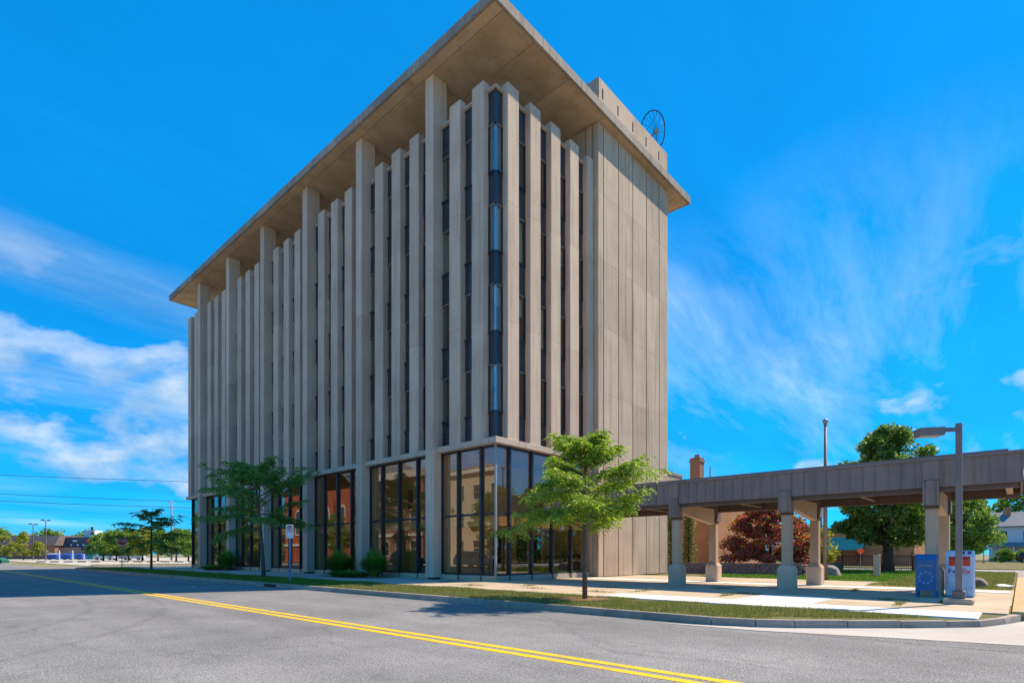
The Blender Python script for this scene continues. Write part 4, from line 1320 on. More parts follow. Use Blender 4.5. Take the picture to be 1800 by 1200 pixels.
# white parcel drop box
fx_ = thing('parcel_drop_box', 'white parcel drop box with orange panel and purple lettering behind the lamp post', 'drop box', (3.0, -16.22, 0))
MB().cbox(0.0, 0.62, -0.335, 0.335, 0.05, 1.22, 0.02).build('body', M['box_white'], fx_)
MB().box(0.03, 0.58, -0.30, 0.30, 0.0, 0.05).build('plinth', M['box_trim'], fx_)
MB().add([(0.0, -0.335, 1.22), (0.62, -0.335, 1.22), (0.62, 0.335, 1.22), (0.0, 0.335, 1.22), (0.06, -0.32, 1.35), (0.60, -0.32, 1.38), (0.60, 0.32, 1.38), (0.06, 0.32, 1.35)],
         [(4, 5, 6, 7), (0, 1, 5, 4), (1, 2, 6, 5), (2, 3, 7, 6), (3, 0, 4, 7)]).build('lid', M['box_white'], fx_)
for a, b in ((-0.27, -0.19), (-0.12, 0.0)):
    MB().box(0.02, 0.10, a, b, 1.25, 1.352).build('purple_mark', M['purple'], fx_)
pn = MB().box(-0.008, 0.0, -0.25, 0.25, 0.92, 1.20).build('orange_panel', M['orange_red'], fx_)
MB().box(-0.018, -0.008, -0.22, 0.22, 1.12, 1.15).build('slot', M['black'], pn)
MB().box(-0.006, 0.0, -0.30, 0.30, 0.20, 0.88).build('door', M['box_white'], fx_)
dd_ = MB()
for (a, b, c_, d_) in ((-0.27, 0.27, 0.24, 0.25), (-0.27, 0.27, 0.62, 0.63), (-0.27, -0.26, 0.25, 0.62), (0.26, 0.27, 0.25, 0.62)):
    dd_.box(-0.0085, -0.006, a, b, c_, d_)
dd_.build('door_seam', M['box_trim'], fx_)
text_part('Fed', 0.21, M['purple'], fx_, 'lettering', facing(-1, 0, (-0.010, 0.115, 0.76)))
text_part('Ex', 0.21, M['orange_red'], fx_, 'lettering', facing(-1, 0, (-0.010, -0.155, 0.76)))

# flagpole
fp = thing('flagpole', 'tall bare brown flagpole with a ball finial behind the canopy', 'flagpole', (12.3, -10.5, 0))
MB().tube([(0, 0, -0.05), (0, 0, 3.5), (0, 0, 7.55)], [0.105, 0.095, 0.055], 12).build('pole', M['pole_brown'], fp, smooth=True)
MB().tube([(0, 0, 7.55), (0, 0, 7.62)], [0.085, 0.085], 12).build('truck', M['galv'], fp)
ball = MB()
ball.tube([(0, 0, 7.62 + 0.26 * (1 - math.cos(a)) / 2) for a in np.linspace(0.05, math.pi - 0.05, 9)], [0.13 * math.sin(a) for a in np.linspace(0.05, math.pi - 0.05, 9)], 14)
ball.build('finial', M['galv'], fp, smooth=True)
MB().tube([(-0.09, -0.05, 1.1), (-0.085, -0.05, 7.5)], 0.008, 4).build('halyard', M['white'], fp)


def boulder(label, loc, sx_, sy_, sz_, seed, mat, rz=0):
    bm = bmesh.new()
    bmesh.ops.create_icosphere(bm, subdivisions=3, radius=1.0)
    r = np.random.default_rng(seed)
    k = [(norm(r.normal(size=(1, 3)))[0], r.uniform(0.72, 0.98)) for _ in range(22)]
    for v in bm.verts:
        p = np.array(v.co)
        for nrm, d in k:
            e = p @ nrm
            if e > d:
                p = p - nrm * (e - d)
        v.co = (p[0] * sx_, p[1] * sy_, max(p[2], -0.35) * sz_)
    me = bpy.data.meshes.new('boulder')
    bm.to_mesh(me)
    bm.free()
    me.materials.append(mat)
    return tag(link('boulder', me, None, loc, rz), label, 'boulder')


boulder('grey boulder on the lawn behind the flagpole', (18.6, -9.2, 0.12), 1.0, 0.75, 0.55, 3, M['boulder'])
boulder('brown boulder in the rough grass beside the drop box', (9.6, -16.35, 0.08), 0.42, 0.36, 0.30, 5, M['boulder'], 0.5)
boulder('flat pale stone lying in the grass by the driveway', (10.4, -17.08, 0.02), 0.55, 0.30, 0.10, 9, M['walk_white'], 0.2)
bo = thing('bollard', 'short grey stone bollard on the lawn before the fence', 'bollard', (19.3, -11.5, 0))
MB().tube([(0, 0, -0.05), (0, 0, 1.15)], 0.17, 14).build('shaft', M['pedestal'], bo, smooth=False)
MB().tube([(0, 0, 1.15), (0, 0, 1.26)], [0.19, 0.16], 14).build('cap', M['pedestal'], bo)

# retaining wall in split-face blocks
rw = thing('retaining_wall', 'low retaining wall of dark split-face blocks below the purple tree', 'wall', (17.5, 0, 0))
blk = [shared(MB().add([(-0.03, 0.01, 0), (-0.07, 0.11, 0), (-0.07, 0.21, 0), (-0.03, 0.31, 0), (0.22, 0.31, 0), (0.22, 0.01, 0),
                       (-0.02, 0.01, 0.185), (-0.055, 0.11, 0.185), (-0.055, 0.21, 0.185), (-0.02, 0.31, 0.185), (0.22, 0.31, 0.185), (0.22, 0.01, 0.185)],
                      [(5, 4, 3, 2, 1, 0), (6, 7, 8, 9, 10, 11)] + [(i, (i + 1) % 6, 6 + (i + 1) % 6, 6 + i) for i in range(6)]), 'block', M['block'])]
for c in range(4):
    nb = 25
    for i in range(nb):
        link('block', blk[0], rw, (0.02 * c + random.uniform(-0.01, 0.01), -8.2 + i * 0.32 + (0.16 if c % 2 else 0), -0.06 + c * 0.195))
MB().box(0.25, 9.5, -8.2, 0.1, -0.1, 0.62).build('planting_bed', M['mulch'], rw)

# black iron fence
fe = thing('iron_fence', 'black iron picket fence along the back street', 'fence', (33.0, 0, -0.03))
pk = shared(MB().box(-0.012, 0.012, -0.012, 0.012, 0.05, 1.25), 'picket', M['dark'])
for i in range(104):
    link('picket', pk, fe, (0, -2.4 - i * 0.11, 0))
pst = shared(MB().cbox(-0.05, 0.05, -0.05, 0.05, 0, 1.40, 0.01), 'post', M['dark'])
for i in range(6):
    link('post', pst, fe, (0, -2.35 - i * 2.3, 0))
for z in (0.18, 1.12):
    MB().box(-0.018, 0.018, -13.85, -2.35, z, z + 0.04).build('rail', M['dark'], fe)
bp = thing('brick_post', 'stubby brown brick post at the end of the iron fence', 'post', (32.2, -11.95, 0))
MB().cbox(-0.25, 0.25, -0.25, 0.25, -0.05, 1.15, 0.01).build('shaft', M['brick_brown'], bp)
MB().cbox(-0.3, 0.3, -0.3, 0.3, 1.15, 1.27, 0.02).build('cap', M['stone_white'], bp)


# ================================================================== BACKGROUND, RIGHT
def window_part(parent, c, nrm, w, h, frame=M['white'], glass=M['car_glass'], sill=True):
    n_ = Vector((nrm[0], nrm[1], 0)).normalized()
    p = plate_part('window', parent, glass, c, w, h, 0.01, 0.015, n_)
    fw = 0.09
    for a, b, ww, hh in ((-1, 0, fw, h + 2 * fw), (1, 0, fw, h + 2 * fw)):
        rt_ = Vector((0, 0, 1)).cross(n_)
        plate_part('frame', p, frame, Vector(c) + rt_ * a * (w / 2 + fw / 2), ww, hh, 0.05, 0.006, n_)
    for b in (-1, 1):
        plate_part('frame', p, frame, Vector(c) + Vector((0, 0, b * (h / 2 + fw / 2))), w, fw, 0.05, 0.006, n_)
    plate_part('mullion', p, frame, c, w, 0.05, 0.03, 0.02, n_)
    return p


def gable_roof(x0, x1, y0, y1, z0, z1, along='y', over=0.4, th=0.15):
    m = MB()
    if along == 'y':
        xm = (x0 + x1) / 2
        m.extr([(x0 - over, z0), (xm, z1), (x1 + over, z0), (x1 + over, z0 + th), (xm, z1 + th), (x0 - over, z0 + th)], 'y', y0 - over, y1 + over)
    else:
        ym = (y0 + y1) / 2
        m.extr([(y0 - over, z0), (ym, z1), (y1 + over, z0), (y1 + over, z0 + th), (ym, z1 + th), (y0 - over, z0 + th)], 'x', x0 - over, x1 + over)
    return m


hs = thing('white_house', 'white two-storey house with grey shingle roof and front porch', 'house', (0, 0, 0))
HX, HY0, HY1 = 118.0, -27.5, -13.2
MB().box(HX, HX + 9, HY0, HY1, -0.1, 6.2).build('wall', M['siding_white'], hs)
rf = gable_roof(HX, HX + 9, HY0, HY1, 6.2, 9.0, 'y', 0.5).build('roof', M['shingle'], hs)
MB().extr([(HX, 6.2), (HX + 9, 6.2), (HX + 4.5, 9.0)], 'y', HY0 + 0.1, HY1 - 0.1).build('gable_wall', M['siding_white'], hs)
MB().box(HX + 3.2, HX + 4.2, HY1 - 3.0, HY1 - 1.9, 8.0, 10.0).build('chimney', M['brick_orange'], rf)
for yy in (-15.2, -18.4, -21.6, -24.8):
    window_part(hs, (HX, yy, 4.6), (-1, 0), 1.0, 1.7)
for yy in (-18.4, -23.0):
    window_part(hs, (HX, yy, 1.5), (-1, 0), 1.0, 1.6)
pr_ = MB().add([(HX - 2.6, HY0, 2.75), (HX - 2.6, HY1, 2.75), (HX, HY1, 3.4), (HX, HY0, 3.4), (HX - 2.6, HY0, 2.6), (HX - 2.6, HY1, 2.6), (HX, HY1, 2.6), (HX, HY0, 2.6)],
               [(0, 1, 2, 3), (4, 5, 6, 7), (0, 1, 5, 4), (1, 2, 6, 5), (3, 0, 4, 7)]).build('porch_roof', M['shingle'], hs)
for yy in (-13.6, -16.6, -19.8, -23.0, -26.8):
    MB().box(HX - 2.5, HX - 2.35, yy - 0.08, yy + 0.08, 0, 2.6).build('porch_post', M['white'], hs)
MB().box(HX - 2.5, HX, HY0, HY1, -0.1, 0.45).build('porch_floor', M['walk'], hs)
for k in range(40):
    MB().box(HX - 2.46, HX - 2.42, -13.6 - k * 0.34, -13.52 - k * 0.34, 0.5, 1.4).build('baluster', M['white'], hs)
for i, (bx_, by_, br_, lab) in enumerate(((104.5, -15.6, 1.7, 'rounded green bush before the porch, nearer the tree'), (107.5, -18.2, 1.6, 'rounded green bush before the porch, nearer the frame edge'))):
    broad_tree(lab, (bx_, by_, -0.1), 0.2, 2.0, br_, M['oak_light'], 120 + i, n_clump=28, per=120, leaf=0.26, trunk_r=0.06, clump_r=0.6, shape='dome', name='round_bush', trunk_h=0.8)
for i, (bx_, by_, zz, lab) in enumerate(((150, -6, 17, 'tall tree behind the white house, left of its chimney'), (152, -20, 18.5, 'tall tree behind the white house roof'), (148, -30, 17, 'tall tree behind the far end of the white house'), (140, 2, 13, 'tree behind the second tree, beyond the low white building'))):
    broad_tree(lab, (bx_, by_, -0.1), 2.0, zz, 7.5, M['oak_light'] if i % 2 else M['oak'], 130 + i, n_clump=95, per=110, leaf=0.75, trunk_r=0.35, clump_r=1.9, group='trees behind the white house')

sp_ = thing('signpost', 'thin grey post at the edge of the far lawn', 'post', (92.5, -13.4, 0))
MB().box(-0.06, 0.06, -0.06, 0.06, -0.1, 3.2).build('shaft', M['galv'], sp_)
MB().box(-0.15, 0.15, -0.15, 0.15, -0.12, 0.1).build('foot', M['pedestal'], sp_)

# brick shop with teal awning
sh_ = thing('brick_shop', 'brick shop with teal awning seen past the flagpole', 'shop', (0, 0, 0))
MB().box(60.5, 70, -8.5, 4.0, -0.1, 4.3).build('wall', M['brick_orange'], sh_)
MB().box(60.4, 70.1, -8.6, 4.1, 4.3, 4.55).build('coping', M['brown_metal'], sh_)
MB().extr([(60.5, 2.15), (59.2, 1.75), (59.2, 1.85), (60.5, 3.35)], 'y', -3.6, 1.0).build('awning', M['teal'], sh_)
MB().box(60.44, 60.5, -3.4, -0.4, 0.1, 2.3).build('shop_window', M['car_glass'], sh_)
MB().box(60.43, 60.5, -0.2, 0.8, 0.1, 2.1).build('door', M['red'], sh_)
wb = thing('low_white_building', 'long low white building behind the big tree trunk', 'building', (0, 0, 0))
MB().box(93, 103, -9.0, 3.5, -0.1, 2.2).build('wall', M['siding_white'], wb)
MB().box(92.6, 103.4, -9.4, 3.9, 2.2, 2.5).build('roof', M['galv'], wb)
for yy in (-7, -4, -1, 2):
    window_part(wb, (93, yy, 1.2), (-1, 0), 1.4, 0.9)
og = thing('roadwork_sign', 'orange diamond roadwork sign beyond the iron fence', 'sign', (46.7, -5.7, -0.05))
MB().box(-0.03, 0.03, -0.03, 0.03, 0, 1.6).build('post', M['galv'], og)
s0 = plate_part('plate', og, M['orange_sign'], (0, 0, 1.62), 0.50, 0.50, 0.004, 0.04, Vector((-0.97, -0.2, 0)).normalized())
s0.data.transform(Matrix.Translation((0, 0, 1.62)) @ Matrix.Rotation(R(45), 4, Vector((-0.97, -0.2, 0)).normalized()) @ Matrix.Translation((0, 0, -1.62)))


def utility_pole(label, loc, h, arms, rz, xf=False, group=None):
    t = thing('utility_pole', label, 'utility pole', loc, rz, group)
    MB().tube([(0, 0, -0.1), (0, 0, h)], [0.21, 0.14], 9).build('pole', M['wood'], t, smooth=True)
    for z in arms:
        a = MB().box(-0.06, 0.06, -1.2, 1.2, z - 0.07, z + 0.07).build('crossarm', M['wood'], t)
        for yy in (-1.1, -0.55, 0.55, 1.1):
            MB().tube([(0, yy, z + 0.07), (0, yy, z + 0.25)], [0.05, 0.035], 6).build('insulator', M['galv'], a)
    if xf:
        MB().tube([(0.1, 0.38, h * 0.74), (0.1, 0.38, h * 0.84)], 0.25, 10).build('transformer', M['galv'], t)
    return t


utility_pole('wooden utility pole with transformer beside the brick shop', (61.0, -0.3, 0) if False else (57.5, 0.45, 0), 7.6, (6.9, 4.6), R(-50), True)
utility_pole('wooden utility pole with two crossarms beyond the far corner', (23.0, 122.9, -0.1), 13.3, (12.9, 11.5), R(-40))
utility_pole('distant utility pole carrying the street wires', (-30, 158, -0.1), 19.2, (18.9, 15.3, 13.7), R(-40))
for i, (za, zb, off_, lab) in enumerate(((17.6, 19.0, 0.0, 'uppermost overhead wire at the far left'), (13.2, 15.5, 0.7, 'middle overhead wire at the far left'), (11.8, 13.9, 0.7, 'lowest overhead wire at the far left'))):
    a = Vector((23.0 + off_ * 0.6, 122.9 + off_ * 0.6, za)); b = Vector((-30 + off_ * .6, 158 + off_ * .6, zb)); c_ = Vector((80, 86, za - 0.5))
    pts = [a.lerp(b, t) - Vector((0, 0, 1.1 * 4 * t * (1 - t) * 0.4)) for t in np.linspace(0, 1, 14)]
    pts2 = [a.lerp(c_, t) - Vector((0, 0, 1.1 * 4 * t * (1 - t) * 0.4)) for t in np.linspace(0, 1, 14)]
    w_ = MB().tube(list(reversed(pts2))[:-1] + pts, 0.045, 5).build('overhead_wire', M['dark'])
    tag(w_, lab, 'wire', 'overhead wires at the far left')

# orange brick building with chimney behind the office
ob = thing('brick_building', 'orange brick building with tall square chimney behind the retaining wall', 'building', (0, 0, 0))
MB().box(27.5, 40, 1.2, 14.0, -0.1, 6.4).build('wall', M['brick_orange'], ob)
MB().box(27.4, 40.1, 1.1, 14.1, 6.4, 6.65).build('coping', M['stone_white'], ob)
ch = MB().box(29.0, 29.9, 3.2, 4.1, 6.6, 9.75).build('chimney', M['brick_brown'], ob)
MB().box(28.93, 29.97, 3.13, 4.17, 9.35, 9.55).build('cap_course', M['brick_brown'], ch)
MB().tube([(29.45, 3.65, 9.75), (29.45, 3.65, 10.05)], 0.22, 10).build('flue', M['brick_brown'], ch)
MB().tube([(28.3, 2.0, 6.6), (28.3, 2.0, 8.7)], 0.06, 6).build('vent_pipe', M['galv'], ob)
dp = thing('drain_pipe', 'grey downpipe beside the orange brick wall', 'pipe', (27.3, 1.5, 0))
MB().tube([(0, 0, 0), (0, 0, 5.2)], 0.11, 8).build('pipe', M['galv'], dp)
MB().box(-0.22, 0.22, -0.22, 0.22, 2.1, 2.28).build('collar', M['galv'], dp)

# ================================================================== BACKGROUND, LEFT
br_ = thing('brown_store', 'long low brick store with brown shingled mansard roof at the far left', 'building', (0, 0, 0))
vx = Vector((9.9 + 5.9, 174.3 - 191.7, 0)).normalized()      # runs across the view
vn = Vector((-vx.y, vx.x, 0))                                   # away from the camera
if vn.y < 0: vn = -vn


def obx(parent, name, mat, o0, a0, a1, d0, d1, z0, z1):
    vs_ = [tuple(Vector(o0) + vx * a + vn * d + Vector((0, 0, z))) for z in (z0, z1) for a, d in ((a0, d0), (a1, d0), (a1, d1), (a0, d1))]
    return MB().add(vs_, [(3, 2, 1, 0), (4, 5, 6, 7), (0, 1, 5, 4), (1, 2, 6, 5), (2, 3, 7, 6), (3, 0, 4, 7)]).build(name, mat, parent)


B0 = Vector((-5.9, 191.7, 0))
obx(br_, 'wall', M['brick_red'] if False else M['brick_brown'], B0, -12, 23.4, 0.6, 14, -0.1, 3.9)
rm = MB()
vs_ = [B0 + vx * a + vn * d + Vector((0, 0, z)) for a in (-12.5, 23.9) for d, z in ((0.0, 3.6), (1.6, 6.3), (14, 6.3), (14, 3.6))]
rm.add([tuple(v) for v in vs_], [(0, 1, 2, 3), (7, 6, 5, 4), (0, 4, 5, 1), (1, 5, 6, 2), (2, 6, 7, 3), (3, 7, 4, 0)])
rm.build('mansard_roof', M['shingle_brown'], br_)
for a in (0.5, 8.0, 13.5):
    obx(br_, 'window', M['car_glass'], B0, a, a + 2.2, 0.52, 0.6, 1.0, 2.7)
obx(br_, 'roof_vent', M['galv'], B0, 12, 13.0, 4, 5, 6.3, 7.0)
nb_ = thing('navy_store', 'dark blue shop building with small illegible signs at the far left', 'building', (0, 0, 0))
B1 = Vector((10.3, 176.9, 0))
obx(nb_, 'wall', M['navy_wall'], B1, 0.0, 12.0, 1.5, 14, -0.1, 5.9)
obx(nb_, 'lower_front', M['brown_metal'], B1, -3.0, 11, 0.0, 1.4, -0.1, 3.1)
tw_ = obx(nb_, 'roof_room', M['siding_white'], B1, 3.7, 6.7, 6, 9, 5.9, 8.0)
obx(nb_, 'window', M['car_glass'], B1, 5.6, 6.4, 5.94, 6.0, 6.4, 7.4)
obx(nb_, 'vent_stack', M['dark'], B1, 4.9, 5.3, 7, 7.4, 8.0, 9.0)
obx(nb_, 'white_sign', M['sign_white'], B1, 4.1, 5.3, 1.42, 1.5, 4.7, 5.1)
obx(nb_, 'red_sign', M['orange_red'], B1, 7.9, 8.9, 1.38, 1.5, 4.3, 5.2)
obx(nb_, 'pale_sign', M['box_white'], B1, 9.2, 12.0, 1.40, 1.5, 4.5, 5.3)
for a in (0.2, 1.6, 3.4, 5.2, 6.8):
    obx(nb_, 'window', M['box_white'], B1, a, a + 0.5, 1.43, 1.5, 3.5, 4.0)
gr_ = thing('green_kiosk', 'small dark green-fronted hut beside the far trees', 'building', (0, 0, 0))
B2 = Vector((15.0, 166.5, 0))
obx(gr_, 'wall', M['teal'], B2, 0, 3.2, 0, 4, -0.1, 2.3)
obx(gr_, 'roof', M['dark'], B2, -0.3, 3.6, -0.5, 4.3, 2.3, 2.9)

for i, (dx0, dy0, wd_, lab) in enumerate(((7.7, 159.0, 2.6, 'blue dumpster with pale lid under the store eaves, largest of three'), (10.1, 156.4, 2.2, 'blue dumpster in the middle of the three'), (12.3, 153.9, 1.5, 'narrow blue dumpster nearest the trees'))):
    d_ = thing('dumpster', lab, 'dumpster', (dx0, dy0, -0.1), math.atan2(vx.y, vx.x), 'blue dumpsters at the far lot')
    MB().add([(-wd_ / 2, -0.6, 0.15), (wd_ / 2, -0.6, 0.15), (wd_ / 2, 0.7, 0.15), (-wd_ / 2, 0.7, 0.15), (-wd_ / 2, -0.9, 1.3), (wd_ / 2, -0.9, 1.3), (wd_ / 2, 0.7, 1.5), (-wd_ / 2, 0.7, 1.5)],
             [(3, 2, 1, 0), (4, 5, 6, 7), (0, 1, 5, 4), (1, 2, 6, 5), (2, 3, 7, 6), (3, 0, 4, 7)]).build('bin', M['dumpster'], d_)
    MB().add([(-wd_ / 2 - .05, -0.95, 1.31), (wd_ / 2 + .05, -0.95, 1.31), (wd_ / 2 + .05, 0.75, 1.52), (-wd_ / 2 - .05, 0.75, 1.52), (-wd_ / 2 - .05, -0.95, 1.37), (wd_ / 2 + .05, -0.95, 1.37), (wd_ / 2 + .05, 0.75, 1.58), (-wd_ / 2 - .05, 0.75, 1.58)],
             [(3, 2, 1, 0), (4, 5, 6, 7), (0, 1, 5, 4), (1, 2, 6, 5), (2, 3, 7, 6), (3, 0, 4, 7)]).build('lid', M['car_pale'] if i == 0 else M['dumpster'], d_)
    for s_ in (-1, 1):
        MB().box(s_ * wd_ / 2 - 0.06, s_ * wd_ / 2 + 0.06, -0.5, 0.5, 0.7, 0.85).build('lift_pocket', M['dumpster'], d_)
        MB().box(s_ * wd_ * 0.35 - 0.1, s_ * wd_ * 0.35 + 0.1, -0.4, 0.4, 0.0, 0.15).build('skid', M['dark'], d_)
for i, (bx_, by_, lab) in enumerate(((7.5, 150.3, 'white steel bollard before the largest dumpster'), (9.6, 147.9, 'white steel bollard before the middle dumpster'), (11.4, 146.0, 'white steel bollard before the narrow dumpster'))):
    b_ = thing('steel_bollard', lab, 'bollard', (bx_, by_, -0.1), 0, 'white bollards before the dumpsters')
    MB().tube([(0, 0, 0), (0, 0, 2.2)], 0.10, 8).build('pipe', M['white'], b_)
    MB().tube([(0, 0, 2.2), (0, 0, 2.28)], [0.10, 0.04], 8).build('cap', M['white'], b_)
for i, (lx, ly, h_, lab) in enumerate(((3.0, 152.3, 8.3, 'shorter twin-head parking lot light at the far left'), (3.2, 137.2, 8.6, 'taller twin-head parking lot light at the far left'))):
    l_ = thing('lot_light', lab, 'lamp post', (lx, ly, -0.1), R(40), 'parking lot lights at the far left')
    MB().tube([(0, 0, 0), (0, 0, h_)], [0.13, 0.09], 8).build('pole', M['pole_brown'], l_)
    MB().box(-0.9, 0.9, -0.06, 0.06, h_ - 0.1, h_).build('arm', M['pole_brown'], l_)
    for s_ in (-1, 1):
        MB().box(s_ * 0.75 - 0.3, s_ * 0.75 + 0.3, -0.2, 0.2, h_ - 0.05, h_ + 0.15).build('lamp_head', M['dark'], l_)
for i, (tx, ty, zz, rr_, lab) in enumerate(((-2.1, 150.4, 5.4, 2.2, 'yellow-green young tree at the left edge of the picture'), (1.2, 151.3, 6.2, 1.5, 'yellow-green narrow young tree before the brown store'), (3.5, 148.7, 3.9, 1.4, 'small yellow-green tree between the lot lights'))):
    broad_tree(lab, (tx, ty, -0.1), 1.2, zz, rr_, M['yellow_leaf'], 150 + i, n_clump=34, per=70, leaf=0.32, trunk_r=0.09, clump_r=0.6, group='young trees at the far lot', name='young_tree')
ft = [(10.5, 123.2, 5.2, 3.0, 'leftmost of the far trees behind the stop sign', 'oak_light'),
      (11.8, 118.8, 6.0, 3.4, 'far tree directly behind the stop sign', 'oak_light'),
      (14.3, 120.5, 6.2, 3.4, 'far tree peeping between stop sign and layered tree', 'oak_light'),
      (14.8, 112.6, 6.3, 3.4, 'yellowing far tree behind the small layered tree', 'yellow_leaf'),
      (17.5, 112.5, 6.0, 3.2, 'far tree just left of the utility pole', 'oak_light'),
      (18.0, 103.1, 5.8, 2.9, 'far tree just right of the utility pole', 'oak'),
      (21.0, 105.8, 6.0, 3.0, 'far tree at the edge of the office block', 'oak_light')]
for i, (tx, ty, zz, rr_, lab, mt) in enumerate(ft):
    broad_tree(lab, (tx, ty, -0.1), 1.5, zz, rr_, M[mt], 170 + i, n_clump=60, per=90, leaf=0.38, trunk_r=0.16, clump_r=0.95, shape='dome', group='row of far trees')
for i, (tx, ty, zz, rr_, lab) in enumerate(((18.0, 236, 9.5, 7, 'distant tree crown over the roof of the navy store'), (4.0, 230, 9.0, 5, 'distant tree crown over the brown store roof'), (28, 228, 9.0, 8, 'distant tree right of the navy roof room'))):
    broad_tree(lab, (tx, ty, -0.1), 1.5, zz, rr_, M['oak_light'], 190 + i, n_clump=50, per=60, leaf=0.8, trunk_r=0.3, clump_r=1.8, shape='dome', group='distant trees over the roofs')
for i in range(11):
    x0 = -2.0 + i * 2.6 + (1.5 if i > 4 else 0)
    p0 = Vector((-2.0, 104, 0)) + vx * (i * 2.3 + (2.5 if i > 4 else 0))
    ws = thing('wheel_stop', 'dark concrete wheel stop, %s in the gravel lot row counted from the green utility box' % ('first', 'second', 'third', 'fourth', 'fifth', 'sixth', 'seventh', 'eighth', 'ninth', 'tenth', 'last')[i], 'wheel stop', tuple(p0 + Vector((0, 0, -0.11))), math.atan2(vx.y, vx.x), 'wheel stops across the gravel lot')
    MB().add([(-0.8, -0.12, 0), (0.8, -0.12, 0), (0.8, 0.12, 0), (-0.8, 0.12, 0), (-0.74, -0.07, 0.22), (0.74, -0.07, 0.22), (0.74, 0.07, 0.22), (-0.74, 0.07, 0.22)],
             [(3, 2, 1, 0), (4, 5, 6, 7), (0, 1, 5, 4), (1, 2, 6, 5), (2, 3, 7, 6), (3, 0, 4, 7)]).build('bar', M['pedestal'], ws)
ug = thing('utility_box', 'small green utility box on the far street corner', 'utility box', (-7.5, 95.4, -0.12), 0.5)
MB().add([(-0.5, -0.4, 0), (0.5, -0.4, 0), (0.5, 0.4, 0), (-0.5, 0.4, 0), (-0.5, -0.4, 0.45), (0.5, -0.4, 0.45), (0.5, 0.4, 0.85), (-0.5, 0.4, 0.85)],
         [(3, 2, 1, 0), (4, 5, 6, 7), (0, 1, 5, 4), (1, 2, 6, 5), (2, 3, 7, 6), (3, 0, 4, 7)]).build('cabinet', mat_plain('utility_green', (0.02, 0.14, 0.08), 0.5), ug)
MB().box(-0.6, 0.6, -0.5, 0.5, -0.04, 0.03).build('pad', M['walk'], ug)


# ================================================================== VEHICLES
def suv(label, loc, rz, paint, group=None):
    t = thing('parked_suv', label, 'car', loc, rz, group)
    W2 = 0.86
    # lower body lofted across its width, rounded in plan and section
    prof = [(-2.32, 0.42), (-2.36, 0.70), (-2.28, 0.92), (-1.28, 1.06), (0.9, 1.08), (2.10, 1.04), (2.30, 0.92), (2.34, 0.55), (2.28, 0.34), (-2.20, 0.32)]
    m = MB()
    secs = [(-W2, 0.93, 0.06), (-W2 * 0.94, 1.0, 0.0), (W2 * 0.94, 1.0, 0.0), (W2, 0.93, 0.06)]
    n_ = len(prof)
    vs2 = []
    for yy, sc, dz in secs:
        vs2 += [(p[0] * (0.985 if sc < 1 else 1), yy, p[1] * (1 - dz * 0.4) + dz * 0.2) for p in prof]
    fs = [tuple(range(n_ - 1, -1, -1)), tuple(range(3 * n_, 4 * n_))]
    for s_ in range(3):
        for i in range(n_):
            j = (i + 1) % n_
            fs.append((s_ * n_ + i, s_ * n_ + j, (s_ + 1) * n_ + j, (s_ + 1) * n_ + i))
    m.add(vs2, fs).build('body', M[paint], t)
    gp = [(-1.18, 1.05), (-0.52, 1.62), (1.85, 1.66), (2.14, 1.05)]
    vs2 = []
    for yy, k in ((-0.80, 0), (0.80, 0)):
        vs2 += [(p[0], yy * (1.0 if p[1] < 1.2 else 0.82), p[1]) for p in gp]
    MB().add(vs2, [(3, 2, 1, 0), (4, 5, 6, 7), (0, 1, 5, 4), (1, 2, 6, 5), (2, 3, 7, 6), (3, 0, 4, 7)]).build('windows', M['car_glass'], t)
    MB().cbox(-0.58, 1.90, -0.67, 0.67, 1.61, 1.72, 0.04).build('roof', M[paint], t)
    for s_ in (-1, 1):
        for (xa, xb) in ((-1.20, -0.55), (0.55, 0.60), (1.45, 1.50), (2.12, 1.86)):
            MB().tube([(xa, s_ * 0.805, 1.06), (xb, s_ * 0.665, 1.64)], 0.04, 5).build('pillar', M[paint], t)
        MB().tube([(-0.95, s_ * 0.84, 1.12), (-0.90, s_ * 1.0, 1.16)], [0.05, 0.10], 6).build('mirror', M[paint], t)
        MB().cbox(-2.37, -2.20, s_ * 0.60 - 0.17, s_ * 0.60 + 0.17, 0.74, 0.88, 0.02).build('headlight', M['lamp_lens'], t)
        MB().cbox(2.24, 2.36, s_ * 0.68 - 0.12, s_ * 0.68 + 0.12, 0.75, 1.0, 0.02).build('tail_light', M['red'], t)
        for xx in (-1.45, 1.45):
            w_ = MB().tube([(xx, s_ * 0.66, 0.36), (xx, s_ * 0.88, 0.36)], 0.36, 18).build('wheel', M['tyre'], t)
            MB().tube([(xx, s_ * 0.87, 0.36), (xx, s_ * 0.895, 0.36)], 0.22, 12).build('rim', M['galv'], w_)
    MB().cbox(-2.40, -2.26, -0.80, 0.80, 0.36, 0.56, 0.03).build('bumper', M['dark'], t)
    MB().cbox(-2.38, -2.28, -0.42, 0.42, 0.62, 0.86, 0.02).build('grille', M['dark'], t)
    return t


suv('silver SUV parked across the street, mirrored in the corner shop window', (-19.85, 22.6, -0.14), R(90), 'car_silver')
suv('dark SUV parked further along across the street, mirrored in the shopfront', (-19.85, 33.5, -0.14), R(90), 'car_dark')
suv('pale car parked under the far trees, left of the stop sign', (14.6, 141.0, -0.11), R(-45), 'car_pale', 'cars parked under the far trees')
suv('pale car parked under the far trees, right of the stop sign', (18.5, 133.7, -0.11), R(-45), 'car_pale', 'cars parked under the far trees')
suv('dark car parked in front of the white house porch', (102.5, -19.6, -0.1), R(75), 'car_dark')

